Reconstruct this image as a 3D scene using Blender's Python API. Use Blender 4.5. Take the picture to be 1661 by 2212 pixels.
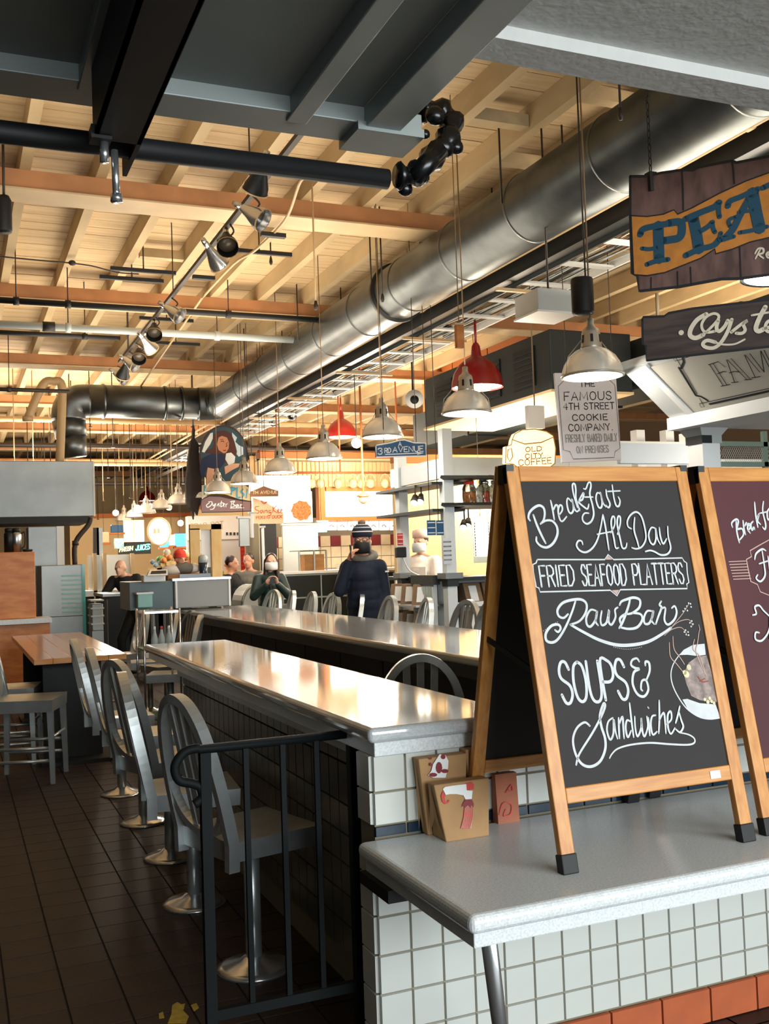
import bpy, math, random
from mathutils import Vector, Matrix
random.seed(7)
for o in list(bpy.data.objects): bpy.data.objects.remove(o, do_unlink=True)
SC = bpy.context.scene
COL = SC.collection
# ------------------------------------------------------------------ camera
F, YAW, PITCH, ROLL = 2201.3, .402, .0448, -.0346
CAM = Vector((0, 0, 1.6))
def _axes():
    cy, sy, cp, sp = math.cos(YAW), math.sin(YAW), math.cos(PITCH), math.sin(PITCH)
    f = Vector((sy*cp, cy*cp, sp)); r = Vector((cy, -sy, 0)); u = r.cross(f)
    cr, sr = math.cos(ROLL), math.sin(ROLL)
    return cr*r + sr*u, -sr*r + cr*u, f
AR, AU, AF = _axes()
cd = bpy.data.cameras.new('camera'); cam = bpy.data.objects.new('camera', cd); COL.objects.link(cam)
cd.sensor_fit = 'VERTICAL'; cd.sensor_height = 24; cd.lens = F/2212*24; cd.clip_start = .05; cd.clip_end = 200
cam.matrix_world = Matrix.Translation(CAM) @ Matrix((AR, AU, -AF)).transposed().to_4x4()
SC.camera = cam
# ------------------------------------------------------------------ view, world, large lights
vs = SC.view_settings
vs.view_transform = 'Standard'; vs.look = 'None'; vs.gamma = 1; vs.use_curve_mapping = False
vs.exposure = 0.5
W = bpy.data.worlds.new('world'); SC.world = W; W.use_nodes = True
bg = W.node_tree.nodes['Background']; bg.inputs[0].default_value = (.62, .82, .85, 1); bg.inputs[1].default_value = .2
def lamp(kind, name, loc, power, color=(1, 1, 1), size=.3, target=None, sizey=None, spot=None):
    ld = bpy.data.lights.new(name, kind); ld.energy = power; ld.color = color
    if kind == 'AREA':
        ld.size = size
        if sizey: ld.shape = 'RECTANGLE'; ld.size_y = sizey
    elif kind == 'SPOT':
        ld.shadow_soft_size = size; ld.spot_size = spot or 1.5; ld.spot_blend = .6
    else: ld.shadow_soft_size = size
    o = bpy.data.objects.new(name, ld); COL.objects.link(o); o.location = loc
    if target is not None:
        o.rotation_euler = (Vector(target)-Vector(loc)).to_track_quat('-Z', 'Y').to_euler()
    return o
WARM = (1, .86, .68); WARM2 = (1, .86, .68); COOL = (.92, .98, 1)
# daylight through the entrance doors behind and to the right of the photographer
lamp('AREA', 'entrance_daylight', (3.6, -5.6, 2.5), 800, COOL, 8, (1.5, 3.2, 1.3), 3.6)
# unseen fill lights added above the stalls, turned up to brighten the timber deck
for i, (x, y, z, p) in enumerate([(.2, 6.5, 3.4, 38), (1.6, 13.5, 3.0, 75), (1.5, 19.5, 3.6, 85), (5.9, 5.5, 3.6, 105), (3.3, 8.6, 3.2, 45), (9.3, 10, 3.9, 60), (7.0, 17.5, 3.6, 100),
                               (4.5, 25, 3.4, 180), (-1, 26, 3.4, 180), (9.5, 25, 3.4, 180), (2.9, 11.5, 3.5, 60)]):
    lamp('AREA', 'deck_fill_light', (x, y, z), p, WARM, 2.5, (x, y, 9))
# stall lighting over the far counters
for (x, y, z, p) in [(6.4, 15.6, 2.9, 260), (7.5, 12.6, 2.7, 200), (3.2, 23, 2.8, 330), (6.5, 21, 2.8, 330), (6.2, 11.0, 2.3, 130), (1.8, 19, 2.8, 260), (8.0, 7.2, 2.2, 120)]:
    lamp('POINT', 'stall_light', (x, y, z), p, WARM2, .3)
# ------------------------------------------------------------------ pixel -> place
def ray(x, y): return AF + AR*((x-830.5)/F) - AU*((y-1106)/F)
def onZ(x, y, z): d = ray(x, y); return CAM + d*((z-CAM.z)/d.z)
def onY(x, y, Y): d = ray(x, y); return CAM + d*(Y/d.y)
def onX(x, y, X): d = ray(x, y); return CAM + d*(X/d.x)
def onP(x, y, p, n): d = ray(x, y); return CAM + d*((p-CAM).dot(n)/d.dot(n))
# ------------------------------------------------------------------ materials
MATS = {}
def lin(h):
    h = h.lstrip('#'); c = [int(h[i:i+2], 16)/255 for i in (0, 2, 4)]
    return [x/12.92 if x <= .04045 else ((x+.055)/1.055)**2.4 for x in c]
def mat(name, hexc, rough=.5, metal=0., var=.0, scale=8., bump=0., bscale=None, emit=None, estr=0., trans=0., spec=.5, hex2=None, stretch=None, coat=0., alpha=1., detail=4):
    if name in MATS: return MATS[name]
    m = bpy.data.materials.new(name); m.use_nodes = True; nt = m.node_tree; b = nt.nodes['Principled BSDF']
    c = lin(hexc)
    b.inputs['Base Color'].default_value = (*c, 1); b.inputs['Roughness'].default_value = rough; b.inputs['Metallic'].default_value = metal
    b.inputs['Specular IOR Level'].default_value = spec; b.inputs['Transmission Weight'].default_value = trans
    b.inputs['Coat Weight'].default_value = coat; b.inputs['Alpha'].default_value = alpha
    if coat: b.inputs['Coat Roughness'].default_value = .08
    if emit: b.inputs['Emission Color'].default_value = (*lin(emit), 1); b.inputs['Emission Strength'].default_value = estr
    if var or hex2 or bump:
        tc = nt.nodes.new('ShaderNodeTexCoord'); mp = nt.nodes.new('ShaderNodeMapping'); nz = nt.nodes.new('ShaderNodeTexNoise')
        nt.links.new(tc.outputs['Object'], mp.inputs[0]); nt.links.new(mp.outputs[0], nz.inputs['Vector'])
        if stretch: mp.inputs['Scale'].default_value = stretch
        nz.inputs['Scale'].default_value = scale; nz.inputs['Detail'].default_value = detail
        if var or hex2:
            cr = nt.nodes.new('ShaderNodeValToRGB'); nt.links.new(nz.outputs['Fac'], cr.inputs[0])
            c2 = lin(hex2) if hex2 else [min(1, x*(1+var)) for x in c]
            c1 = c if hex2 else [x*(1-var) for x in c]
            cr.color_ramp.elements[0].position = .35; cr.color_ramp.elements[1].position = .65
            cr.color_ramp.elements[0].color = (*c1, 1); cr.color_ramp.elements[1].color = (*c2, 1)
            nt.links.new(cr.outputs[0], b.inputs['Base Color'])
        if bump:
            n2 = nz
            if bscale:
                n2 = nt.nodes.new('ShaderNodeTexNoise'); n2.inputs['Scale'].default_value = bscale; nt.links.new(mp.outputs[0], n2.inputs['Vector'])
            bp = nt.nodes.new('ShaderNodeBump'); bp.inputs['Strength'].default_value = bump; bp.inputs['Distance'].default_value = .01
            nt.links.new(n2.outputs['Fac'], bp.inputs['Height']); nt.links.new(bp.outputs[0], b.inputs['Normal'])
    MATS[name] = m; return m
def glow(name, hexc, s): return mat(name, hexc, .5, emit=hexc, estr=s)
M = dict(
    tile=mat('white_tile', '#c3c6c0', .18, var=.04, scale=3), grout=mat('grout', '#7d7663', .9),
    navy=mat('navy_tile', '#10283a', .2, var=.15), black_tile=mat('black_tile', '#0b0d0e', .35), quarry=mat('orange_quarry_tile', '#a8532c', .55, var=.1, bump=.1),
    shadetile=mat('shade_grey_tile', '#57564f', .3, var=.08), floor=mat('floor_quarry_tile', '#26150f', .6, var=.25, scale=5, bump=.15, bscale=40), fgrout=mat('floor_grout', '#17110f', .9),
    quartz=mat('speckled_grey_solid_surface', '#cfd4d6', .28, var=.12, scale=180, detail=2), quartz_top=mat('polished_speckled_worktop', '#b4b9bb', .07, var=.08, scale=160, detail=2, spec=.8),
    steel=mat('brushed_steel', '#b9bdbd', .32, 1, var=.06, scale=6, stretch=(1, 1, 12)), chairmetal=mat('brushed_aluminium', '#c4cacb', .36, .8, var=.08, scale=9),
    chrome=mat('chrome', '#d8dadb', .2, .9), darksteel=mat('dark_green_painted_steel', '#0d1314', .45, .2, var=.1), black=mat('black_matte', '#0d0e10', .6), blackgloss=mat('black_gloss', '#0b0c0e', .25),
    galv=mat('galvanised_duct', '#6a6f70', .42, 1, var=.16, scale=3.5, bump=.04), hoodsteel=mat('hood_steel', '#8f9392', .45, .8, var=.07, scale=3),
    deck=mat('tan_painted_boards', '#b49a72', .75, hex2='#c7ae87', scale=3, stretch=(.35, 5, 1), bump=.12, bscale=18), joist=mat('cream_painted_joist', '#b39c75', .7, var=.12, scale=4, stretch=(1, .3, 1)),
    beam=mat('rust_orange_beam', '#b07a4e', .7, var=.13, scale=3), beam2=mat('cream_beam_plate', '#c3aa83', .6, var=.08, scale=3),
    canopy=mat('grey_green_canopy_sheet', '#858c88', .6, var=.06, scale=2), canopyframe=mat('grey_canopy_frame', '#98a19f', .45, .3, var=.05, scale=3), soffit=mat('white_plaster_soffit', '#d3d4d0', .8, var=.03, scale=9, bump=.3, bscale=30),
    oak=mat('honey_oak', '#b4732f', .4, hex2='#c98d47', scale=5, stretch=(14, 14, 1.2), bump=.03), oakx=mat('honey_oak_crosswise', '#b4732f', .4, hex2='#c98d47', scale=5, stretch=(1.2, 14, 14), bump=.03),
    tablewood=mat('maple_table', '#c0824a', .18, hex2='#d29c62', scale=4, stretch=(1, 8, 6), spec=.7), cabwood=mat('orange_veneer', '#bb6a2a', .45, hex2='#d08844', scale=3, stretch=(1.5, 6, 5)),
    chalk=mat('blackboard', '#1f1b1b', .72, var=.12, scale=2.2), maroon=mat('maroon_board', '#48191f', .7, var=.12, scale=2.2), darkboard=mat('dark_back_board', '#1b1613', .8),
    white=mat('white_paint', '#e2e4e2', .5), chalkwhite=mat('white_chalk_paint', '#c6cacc', .8, var=.06, scale=30), chalkpink=mat('dusty_pink_chalk', '#b99c90', .8), stew=mat('chalk_stew', '#8f807b', .85, var=.35, scale=40), onion=mat('chalk_onion', '#cfc8a0', .85, var=.2, scale=40), chalkred=mat('chalk_red', '#8f4a3a', .85),
    kraft=mat('kraft_paper', '#a98358', .8, var=.07, scale=14, bump=.15), red=mat('red_print', '#c0392f', .6), darkred=mat('dark_red_print', '#7d2127', .6),
    plum=mat('plum_plank', '#4a3430', .7, hex2='#6d5049', scale=6, stretch=(3, 3, 1)), plumdark=mat('dark_plank', '#2e2523', .7, hex2='#463833', scale=5, stretch=(1, 1, 8)), ochre=mat('ochre_banner', '#b6742b', .7, var=.12, scale=20), petrol=mat('petrol_blue_paint', '#0f4157', .6), signcream=mat('cream_lettering', '#cfc3ad', .7, var=.08, scale=30),
    ivory=mat('ivory_sign', '#cfcbbd', .55), ink=mat('black_ink', '#111214', .6), softink=mat('grey_ink', '#8a8a8a', .6), greywall=mat('grey_fascia', '#b7bab8', .55),
    lampglass=mat('ribbed_lamp_glass', '#d8d6ce', .22, .5, emit='#fff1da', estr=.05), lampmetal=mat('lamp_housing', '#b9b3a8', .4, .6), redlamp=mat('red_enamel', '#7f1411', .3), cord=mat('cord', '#7a6244', .7), rod=mat('dark_rod', '#2b2119', .6),
    hvac=mat('hvac_green_grey', '#262c2b', .5, .2, var=.06), orangewall=mat('orange_wall', '#b8692c', .7), cream=mat('cream_wall', '#d8bb8c', .7), pipecream=mat('cream_pipe', '#b79a70', .5),
    blue=mat('street_sign_blue', '#134a72', .4), brownsign=mat('brown_street_sign', '#7a4a24', .5), pine=mat('pine_board', '#c9a465', .6, hex2='#d4b57c', scale=4, stretch=(4, 4, 1)), teal=mat('teal_glass_edge', '#3d8f88', .2),
    glass=mat('clear_glass', '#e8f2f0', .03, trans=1., spec=.5), skin=mat('skin', '#c98f72', .5), skin2=mat('skin_pale', '#d6a58c', .5), railing=mat('black_railing_paint', '#0a0f10', .65, spec=.15), navycloth=mat('navy_cloth', '#0e172b', .85, var=.15, scale=25), greycloth=mat('grey_cloth', '#6d6a62', .9), blackcloth=mat('black_cloth', '#131416', .85, var=.2, scale=25), bottlegreen=mat('dark_green_puffer', '#17302e', .55, var=.2, scale=12), whitecloth=mat('white_cloth', '#d9cfc5', .85), hair=mat('dark_hair', '#2a1712', .5), redhair=mat('red_brown_hair', '#7a2a1a', .45), redcloth=mat('red_cloth', '#c0301c', .8), denim=mat('dark_denim', '#1b2230', .85),
    stainless=mat('satin_stainless', '#c3c2c0', .28, 1, var=.03), greybox=mat('grey_plastic', '#a9b0ae', .45), aqua=mat('aqua_plastic', '#7fb3ac', .45),
    screen=glow('lit_menu_panel', '#fff6e6', 3), bulb=glow('lit_bulb', '#fff4dc', 16), tubelight=glow('lit_tube', '#f4fbff', 10), warmpanel=glow('lit_warm_panel', '#ffe2b0', 1.2), mugglow=glow('lit_mug_sign', '#ffe6b4', .9), neonaqua=glow('neon_aqua', '#6ff5e0', 3), neonyellow=glow('neon_yellow', '#ffee9a', 3), neonblue=glow('neon_blue', '#3f9cff', 2.2), neonpink=glow('neon_pink', '#ff8fa0', 2.2),
    smallwhite=glow('backlit_card', '#f4f6ff', .8), noodle=mat('noodle_print', '#d9772f', .6, hex2='#f0b070', scale=40), saffron=mat('pale_orange_print', '#eec199', .6), backlit=glow('backlit_white_sign', '#fff4e0', .9),
)
# ------------------------------------------------------------------ mesh helpers
ORG = {}
def org(p):
    return ORG.get(p.name, Vector((0, 0, 0))) if p else Vector((0, 0, 0))
def link(name, me, m, parent=None):
    o = bpy.data.objects.new(name, me); COL.objects.link(o)
    if m is not None and not me.materials: me.materials.append(m)
    if parent is not None: o.parent = parent; ORG[o.name] = org(parent)
    return o
def tag(o, label=None, cat=None, group=None, kind=None):
    if label: o['label'] = label
    if cat: o['category'] = cat
    if group: o['group'] = group
    if kind: o['kind'] = kind
    return o
def thing(name, label, cat, loc=(0, 0, 0), group=None, rz=0, kind=None):
    o = bpy.data.objects.new(name, None); COL.objects.link(o); o.location = loc; o.rotation_euler = (0, 0, rz)
    o.empty_display_size = .1
    ORG[o.name] = Vector(loc) if rz == 0 else Vector((0, 0, 0))
    return tag(o, label, cat, group, kind)
def copytree(o, loc=None, rz=None, label=None, parent=None):
    c = o.copy(); COL.objects.link(c)
    if parent is not None: c.parent = parent
    for ch in list(o.children): copytree(ch, parent=c)
    if loc is not None: c.location = loc
    if rz is not None: c.rotation_euler = (0, 0, rz)
    if label: c['label'] = label
    return c
class MB:
    def __init__(s): s.v = []; s.f = []; s.sm = []
    def add(s, vs, fs, smooth=False):
        n = len(s.v); s.v += [Vector(v) for v in vs]; s.f += [tuple(i+n for i in f) for f in fs]; s.sm += [smooth]*len(fs); return s
    def box(s, a, b):
        (x0, y0, z0), (x1, y1, z1) = [min(p, q) for p, q in zip(a, b)], [max(p, q) for p, q in zip(a, b)]
        return s.add([(x0, y0, z0), (x1, y0, z0), (x1, y1, z0), (x0, y1, z0), (x0, y0, z1), (x1, y0, z1), (x1, y1, z1), (x0, y1, z1)],
                     [(0, 3, 2, 1), (4, 5, 6, 7), (0, 1, 5, 4), (1, 2, 6, 5), (2, 3, 7, 6), (3, 0, 4, 7)])
    def hexa(s, p):   # 8 points: bottom 4, top 4
        return s.add(p, [(0, 3, 2, 1), (4, 5, 6, 7), (0, 1, 5, 4), (1, 2, 6, 5), (2, 3, 7, 6), (3, 0, 4, 7)])
    def beam(s, p0, p1, w, h, up=(0, 0, 1)):  # rectangular bar between two points
        p0, p1 = Vector(p0), Vector(p1); d = (p1-p0).normalized(); u = Vector(up)
        if abs(d.dot(u)) > .98: u = Vector((0, 1, 0))
        r = d.cross(u).normalized()*w/2; t = r.cross(d).normalized()*h/2
        return s.hexa([p0-r-t, p0+r-t, p1+r-t, p1-r-t, p0-r+t, p0+r+t, p1+r+t, p1-r+t])
    def tube(s, pts, r, n=10, closed=False, caps=True):
        pts = [Vector(p) for p in pts]; m = len(pts); rr = r if isinstance(r, (list, tuple)) else [r]*m
        vs = []; prev = None
        for i, p in enumerate(pts):
            if closed: d = pts[(i+1) % m]-pts[i-1]
            else: d = pts[min(i+1, m-1)]-pts[max(i-1, 0)]
            d.normalize()
            if prev is None:
                a = Vector((0, 0, 1)) if abs(d.z) < .9 else Vector((1, 0, 0)); u = d.cross(a).normalized()
            else: u = (prev-d*prev.dot(d)).normalized()
            prev = u; w = d.cross(u)
            for k in range(n):
                t = 2*math.pi*k/n; vs.append(p+(u*math.cos(t)+w*math.sin(t))*rr[i])
        fs = []
        for i in range(m if closed else m-1):
            j = (i+1) % m
            for k in range(n): fs.append((i*n+k, i*n+(k+1) % n, j*n+(k+1) % n, j*n+k))
        if not closed and caps: fs += [tuple(range(n-1, -1, -1)), tuple((m-1)*n+k for k in range(n))]
        return s.add(vs, fs, True)
    def lathe(s, prof, n=24, c=(0, 0, 0), cap=True, rib=0.):
        c = Vector(c); vs = []; m = len(prof)
        for r, z in prof:
            for k in range(n):
                t = 2*math.pi*k/n; q = r*(1+(rib if k % 2 else 0)); vs.append(c+Vector((q*math.cos(t), q*math.sin(t), z)))
        fs = [(i*n+k, i*n+(k+1) % n, (i+1)*n+(k+1) % n, (i+1)*n+k) for i in range(m-1) for k in range(n)]
        if cap: fs += [tuple(range(n-1, -1, -1)), tuple((m-1)*n+k for k in range(n))]
        return s.add(vs, fs, True)
    def ell(s, c, rx, ry=None, rz=None, n=14, m=9):
        ry = ry or rx; rz = rz or rx; c = Vector(c); vs = [c-Vector((0, 0, rz))]
        for i in range(1, m):
            a = -math.pi/2+math.pi*i/m
            for k in range(n):
                t = 2*math.pi*k/n; vs.append(c+Vector((rx*math.cos(a)*math.cos(t), ry*math.cos(a)*math.sin(t), rz*math.sin(a))))
        vs.append(c+Vector((0, 0, rz))); fs = []
        for k in range(n):
            fs.append((0, 1+(k+1) % n, 1+k)); b = 1+(m-2)*n; fs.append((b+k, b+(k+1) % n, len(vs)-1))
            for i in range(m-2): fs.append((1+i*n+k, 1+i*n+(k+1) % n, 1+(i+1)*n+(k+1) % n, 1+(i+1)*n+k))
        return s.add(vs, fs, True)
    def caps(s, p0, r0, p1, r1, n=10):
        p0, p1 = Vector(p0), Vector(p1); s.ell(p0, r0, n=n, m=6); s.ell(p1, r1, n=n, m=6)
        return s.tube([p0, p1], [r0, r1], n)
    def prism(s, pts, dv):  # planar outline (3d points) extruded by dv
        n = len(pts); dv = Vector(dv); vs = [Vector(p) for p in pts]+[Vector(p)+dv for p in pts]
        fs = [tuple(range(n-1, -1, -1)), tuple(range(n, 2*n))]+[(i, (i+1) % n, n+(i+1) % n, n+i) for i in range(n)]
        return s.add(vs, fs)
    def mesh(s, name, o=Vector((0, 0, 0)), bevel=0):
        me = bpy.data.meshes.new(name); me.from_pydata([v-o for v in s.v], [], s.f); me.update()
        me.polygons.foreach_set('use_smooth', s.sm); return me
    def build(s, name, m, parent=None, bevel=0, seg=2, recalc=False):
        me = s.mesh(name, org(parent)); o = link(name, me, m, parent)
        if recalc: fixn(me)
        if bevel:
            b = o.modifiers.new('bevel', 'BEVEL'); b.width = bevel; b.segments = seg; b.limit_method = 'ANGLE'
        return o
def fixn(me):
    import bmesh
    bm = bmesh.new(); bm.from_mesh(me); bmesh.ops.recalc_face_normals(bm, faces=bm.faces); bm.to_mesh(me); bm.free()
def smoothline(pts, k=5, closed=False):
    out = []; n = len(pts)
    if n < 3: return list(pts)
    for i in range(n if closed else n-1):
        if closed: p = [pts[(i+j) % n] for j in (-1, 0, 1, 2)]
        else: p = [pts[max(0, i-1)], pts[i], pts[i+1], pts[min(n-1, i+2)]]
        for s in range(k):
            t = s/k
            out.append(tuple(.5*((2*b)+(-a+c)*t+(2*a-5*b+4*c-d)*t*t+(-a+3*b-3*c+d)*t**3) for a, b, c, d in zip(*p)))
    if not closed: out.append(tuple(pts[-1]))
    return out
class Plane:
    """A flat face in the room: origin, right, up, outward normal."""
    def __init__(s, o, u, v=None, n=None):
        s.o = Vector(o); s.u = Vector(u).normalized(); s.v = Vector(v or (0, 0, 1)); s.n = s.u.cross(s.v).normalized(); s.v = s.n.cross(s.u).normalized()
    def p(s, a, b, d=0): return s.o+s.u*a+s.v*b+s.n*d
    def px(s, x, y):
        q = onP(x, y, s.o, s.n)-s.o; return (q.dot(s.u), q.dot(s.v))
def ribbons(pl, lines, w, off=.0015, smooth=True, taper=True):
    """flat painted strokes on a plane; lines in plane coordinates"""
    mb = MB()
    for li, ln in enumerate(lines):
        wd = w; off += .00012
        if isinstance(ln, dict): wd = ln['w']; ln = ln['p']
        pts = smoothline(ln) if smooth and len(ln) > 2 else list(ln)
        m = len(pts); vs = []
        for i, p in enumerate(pts):
            a = pts[max(0, i-1)]; b = pts[min(m-1, i+1)]
            dx, dy = b[0]-a[0], b[1]-a[1]; L = math.hypot(dx, dy) or 1
            k = wd/2*(.72+.28*math.sin(math.pi*min(1, max(0, i/(m-1))))) if taper else wd/2
            vs += [pl.p(p[0]-dy/L*k, p[1]+dx/L*k, off), pl.p(p[0]+dy/L*k, p[1]-dx/L*k, off)]
        mb.add(vs, [(2*i, 2*i+1, 2*i+3, 2*i+2) for i in range(m-1)])
        for e, q in ((0, pts[0]), (m-1, pts[-1])):   # round ends
            r = wd/2*(.72 if taper else 1)
            mb.add([pl.p(q[0]+r*math.cos(t*math.pi/4), q[1]+r*math.sin(t*math.pi/4), off) for t in range(8)], [tuple(range(8))])
    return mb
def patch(pl, pts, off=.001, mb=None):
    mb = mb or MB(); return mb.add([pl.p(a, b, off) for a, b in pts], [tuple(range(len(pts)))])
def disc(pl, c, r, off=.001, mb=None, n=10):
    return patch(pl, [(c[0]+r*math.cos(2*math.pi*t/n), c[1]+r*math.sin(2*math.pi*t/n)) for t in range(n)], off, mb)
GL = {
 'A': ([[(0, 0), (.5, 1), (1, 0)], [(.2, .36), (.8, .36)]], 1), 'B': ([[(0, 0), (0, 1), (.6, 1), (.88, .88), (.88, .64), (.6, .53), (0, .53)], [(.6, .53), (1, .4), (1, .12), (.65, 0), (0, 0)]], .9),
 'C': ([[(1, .8), (.72, 1), (.28, 1), (0, .72), (0, .28), (.28, 0), (.72, 0), (1, .2)]], .95), 'D': ([[(0, 0), (0, 1), (.55, 1), (1, .72), (1, .28), (.55, 0), (0, 0)]], .95),
 'E': ([[(1, 1), (0, 1), (0, 0), (1, 0)], [(0, .52), (.8, .52)]], .8), 'F': ([[(1, 1), (0, 1), (0, 0)], [(0, .52), (.8, .52)]], .8),
 'G': ([[(1, .8), (.72, 1), (.28, 1), (0, .72), (0, .28), (.28, 0), (.72, 0), (1, .25), (1, .45), (.6, .45)]], 1), 'H': ([[(0, 0), (0, 1)], [(1, 0), (1, 1)], [(0, .5), (1, .5)]], .95),
 'I': ([[(.5, 0), (.5, 1)]], .3), 'J': ([[(1, 1), (1, .25), (.7, 0), (.3, 0), (0, .25)]], .8), 'K': ([[(0, 0), (0, 1)], [(1, 1), (0, .42)], [(.3, .6), (1, 0)]], .9), 'L': ([[(0, 1), (0, 0), (1, 0)]], .75),
 'M': ([[(0, 0), (.08, 1), (.5, .2), (.92, 1), (1, 0)]], 1.25), 'N': ([[(0, 0), (0, 1), (1, 0), (1, 1)]], 1), 'O': ([[(.5, 1), (.15, .88), (0, .5), (.15, .12), (.5, 0), (.85, .12), (1, .5), (.85, .88), (.5, 1)]], 1),
 'P': ([[(0, 0), (0, 1), (.65, 1), (1, .85), (1, .6), (.65, .46), (0, .46)]], .9), 'R': ([[(0, 0), (0, 1), (.65, 1), (1, .85), (1, .62), (.65, .5), (0, .5)], [(.5, .5), (1, 0)]], .9),
 'S': ([[(.95, .82), (.7, 1), (.3, 1), (.03, .8), (.15, .6), (.85, .42), (1, .2), (.7, 0), (.3, 0), (0, .2)]], .85), 'T': ([[(0, 1), (1, 1)], [(.5, 1), (.5, 0)]], .9),
 'U': ([[(0, 1), (0, .28), (.25, 0), (.75, 0), (1, .28), (1, 1)]], .95), 'V': ([[(0, 1), (.5, 0), (1, 1)]], 1), 'W': ([[(0, 1), (.25, 0), (.5, .8), (.75, 0), (1, 1)]], 1.3), 'X': ([[(0, 0), (1, 1)], [(0, 1), (1, 0)]], .95),
 'Y': ([[(0, 1), (.5, .5), (1, 1)], [(.5, .5), (.5, 0)]], .95), 'Z': ([[(0, 1), (1, 1), (0, 0), (1, 0)]], .9), '3': ([[(0, .85), (.3, 1), (.8, .95), (.9, .7), (.45, .54), (.95, .35), (.8, .05), (.3, 0), (0, .15)]], .8),
 '4': ([[(.75, 0), (.75, 1), (0, .35), (1, .35)]], .9), '8': ([[(.5, .53), (.15, .68), (.15, .9), (.5, 1), (.85, .9), (.85, .68), (.5, .53), (.05, .35), (.1, .1), (.5, 0), (.9, .1), (.95, .35), (.5, .53)]], .85), '.': ([[(.4, .0), (.5, .03)]], .3), ' ': ([], .55), "'": ([[(.5, 1), (.4, .8)]], .3)}
def textlines(s, quad, gap=.28):
    """stroke capitals fitted into a quad (bl, br, tr, tl) of plane coordinates"""
    tot = sum(GL[c][1] for c in s)+gap*(len(s)-1); x = 0; out = []
    bl, br, tr, tl = quad
    def m(a, b):
        return tuple((bl[i]*(1-a)+br[i]*a)*(1-b)+(tl[i]*(1-a)+tr[i]*a)*b for i in (0, 1))
    for c in s:
        g, w = GL[c]
        for ln in g: out.append([m((x+p[0]*w)/tot, p[1]) for p in ln])
        x += w+gap
    return out
def rectq(x0, y0, x1, y1): return ((x0, y0), (x1, y0), (x1, y1), (x0, y1))
def pbox(mb, x0, y0, x1, y1, Y, d=.05):
    a = onY(x0, y0, Y); b = onY(x1, y1, Y)
    return mb.box((a.x, Y, a.z), (b.x, Y+d, b.z))
def yplane(Y, x=800, y=1100): return Plane(onY(x, y, Y), (1, 0, 0))
def pxl(pl, lines, ox=0, oy=0, s=1): return [[pl.px(ox+p[0]*s, oy+p[1]*s) for p in ln] for ln in lines]
ORD = ['first', 'second', 'third', 'fourth', 'fifth', 'sixth', 'seventh', 'eighth', 'ninth', 'tenth', 'eleventh', 'twelfth', 'thirteenth', 'fourteenth', 'fifteenth', 'sixteenth', 'seventeenth', 'eighteenth']
# ================================================================== SETTING
def struct(name, mb, m, parent=None, **k):
    o = mb.build(name, m, parent, **k)
    if parent is None: o['kind'] = 'structure'
    return o
# floor with quarry tiles
fl = struct('floor', MB().box((-12, -9, -.2), (20, 48, -.006)), M['fgrout'])
fl['label'] = 'dark red-brown quarry tile floor of the market hall'
TS = .203
tme = MB().box((-TS/2+.004, -TS/2+.004, -.012), (TS/2-.004, TS/2-.004, 0)).mesh('floor_tile'); tme.materials.append(M['floor'])
cand = []
for i in range(-30, 20):
    for j in range(8, 56):
        c = Vector((i*TS+.06, j*TS, 0)); v = c-CAM; z = v.dot(AF)
        if z < 1: continue
        x = 830.5+F*v.dot(AR)/z; y = 1106-F*v.dot(AU)/z
        if -60 < x < 900 and 1380 < y < 2300 and c.x < 1.22: cand.append((z, i, j))
cand.sort(); near = cand[:290]; done = set()
for z, i, j in near:
    o = link('tile', tme, M['floor'], fl); o.location = (i*TS+.06, j*TS, 0); done.add((i, j))
mb = MB()
for i in range(-14, 90):
    for j in range(-6, 110):
        if (i, j) in done or i*TS > 16: continue
        x, y = i*TS+.06, j*TS; h = TS/2-.004
        mb.add([(x-h, y-h, 0), (x+h, y-h, 0), (x+h, y+h, 0), (x-h, y+h, 0)], [(0, 1, 2, 3)])
o = mb.build('far_tiles', M['floor'], fl); o['kind'] = 'stuff'
# worn yellow paint on the floor
mb = MB(); fp = Plane((0, 0, 0), (1, 0, 0), (0, 1, 0))
for blob in ([(372, 2172), (383, 2165), (392, 2170), (400, 2168), (396, 2184), (408, 2196), (402, 2212), (362, 2212), (370, 2192)], [(412, 2172), (424, 2167), (430, 2178), (419, 2186)], [(343, 2190), (352, 2186), (355, 2200), (344, 2202)]):
    c = [onZ(x, y, 0) for x, y in blob]; mb.add([(p.x, p.y, .0012) for p in c], [tuple(range(len(c)))])
mb.build('paint_mark', mat('worn_yellow_paint', '#b79a3a', .7, var=.15, scale=40), fl)
# ceiling deck
DZ = 5.17
ce = struct('ceiling', MB().box((-9, -9, DZ+.03), (17, 46, DZ+.12)), M['deck'])
ce['label'] = 'tan painted timber plank ceiling on joists and orange beams'
PW = .25
pme = MB().box((-9, -PW/2+.005, 0), (17, PW/2-.005, .028)).mesh('plank'); pme.materials.append(M['deck'])
for j in range(15, 70):
    o = link('plank', pme, M['deck'], ce); o.location = (random.uniform(-.6, 0), j*PW, DZ+random.uniform(0, .006))
mb = MB()
for j in list(range(-30, 15))+list(range(70, 180)): mb.box((-9, j*PW-PW/2+.005, DZ), (17, j*PW+PW/2-.005, DZ+.028))
mb.build('far_planks', M['deck'], ce)['kind'] = 'stuff'
jme = MB().box((-.045, 0, 4.965), (.045, 46, DZ)).mesh('joist'); jme.materials.append(M['joist'])
for i in range(-12, 24):
    o = link('joist', jme, M['joist'], ce); o.location = (.61+i*.62, 0, 0)
bme = MB().box((-9, 0, 4.8), (17, .26, 4.964)).mesh('beam'); bme.materials.append(M['beam'])
sme = MB().box((-9, -.03, 4.785), (17, .31, 4.8)).mesh('flange'); sme.materials.append(M['beam2'])
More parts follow.
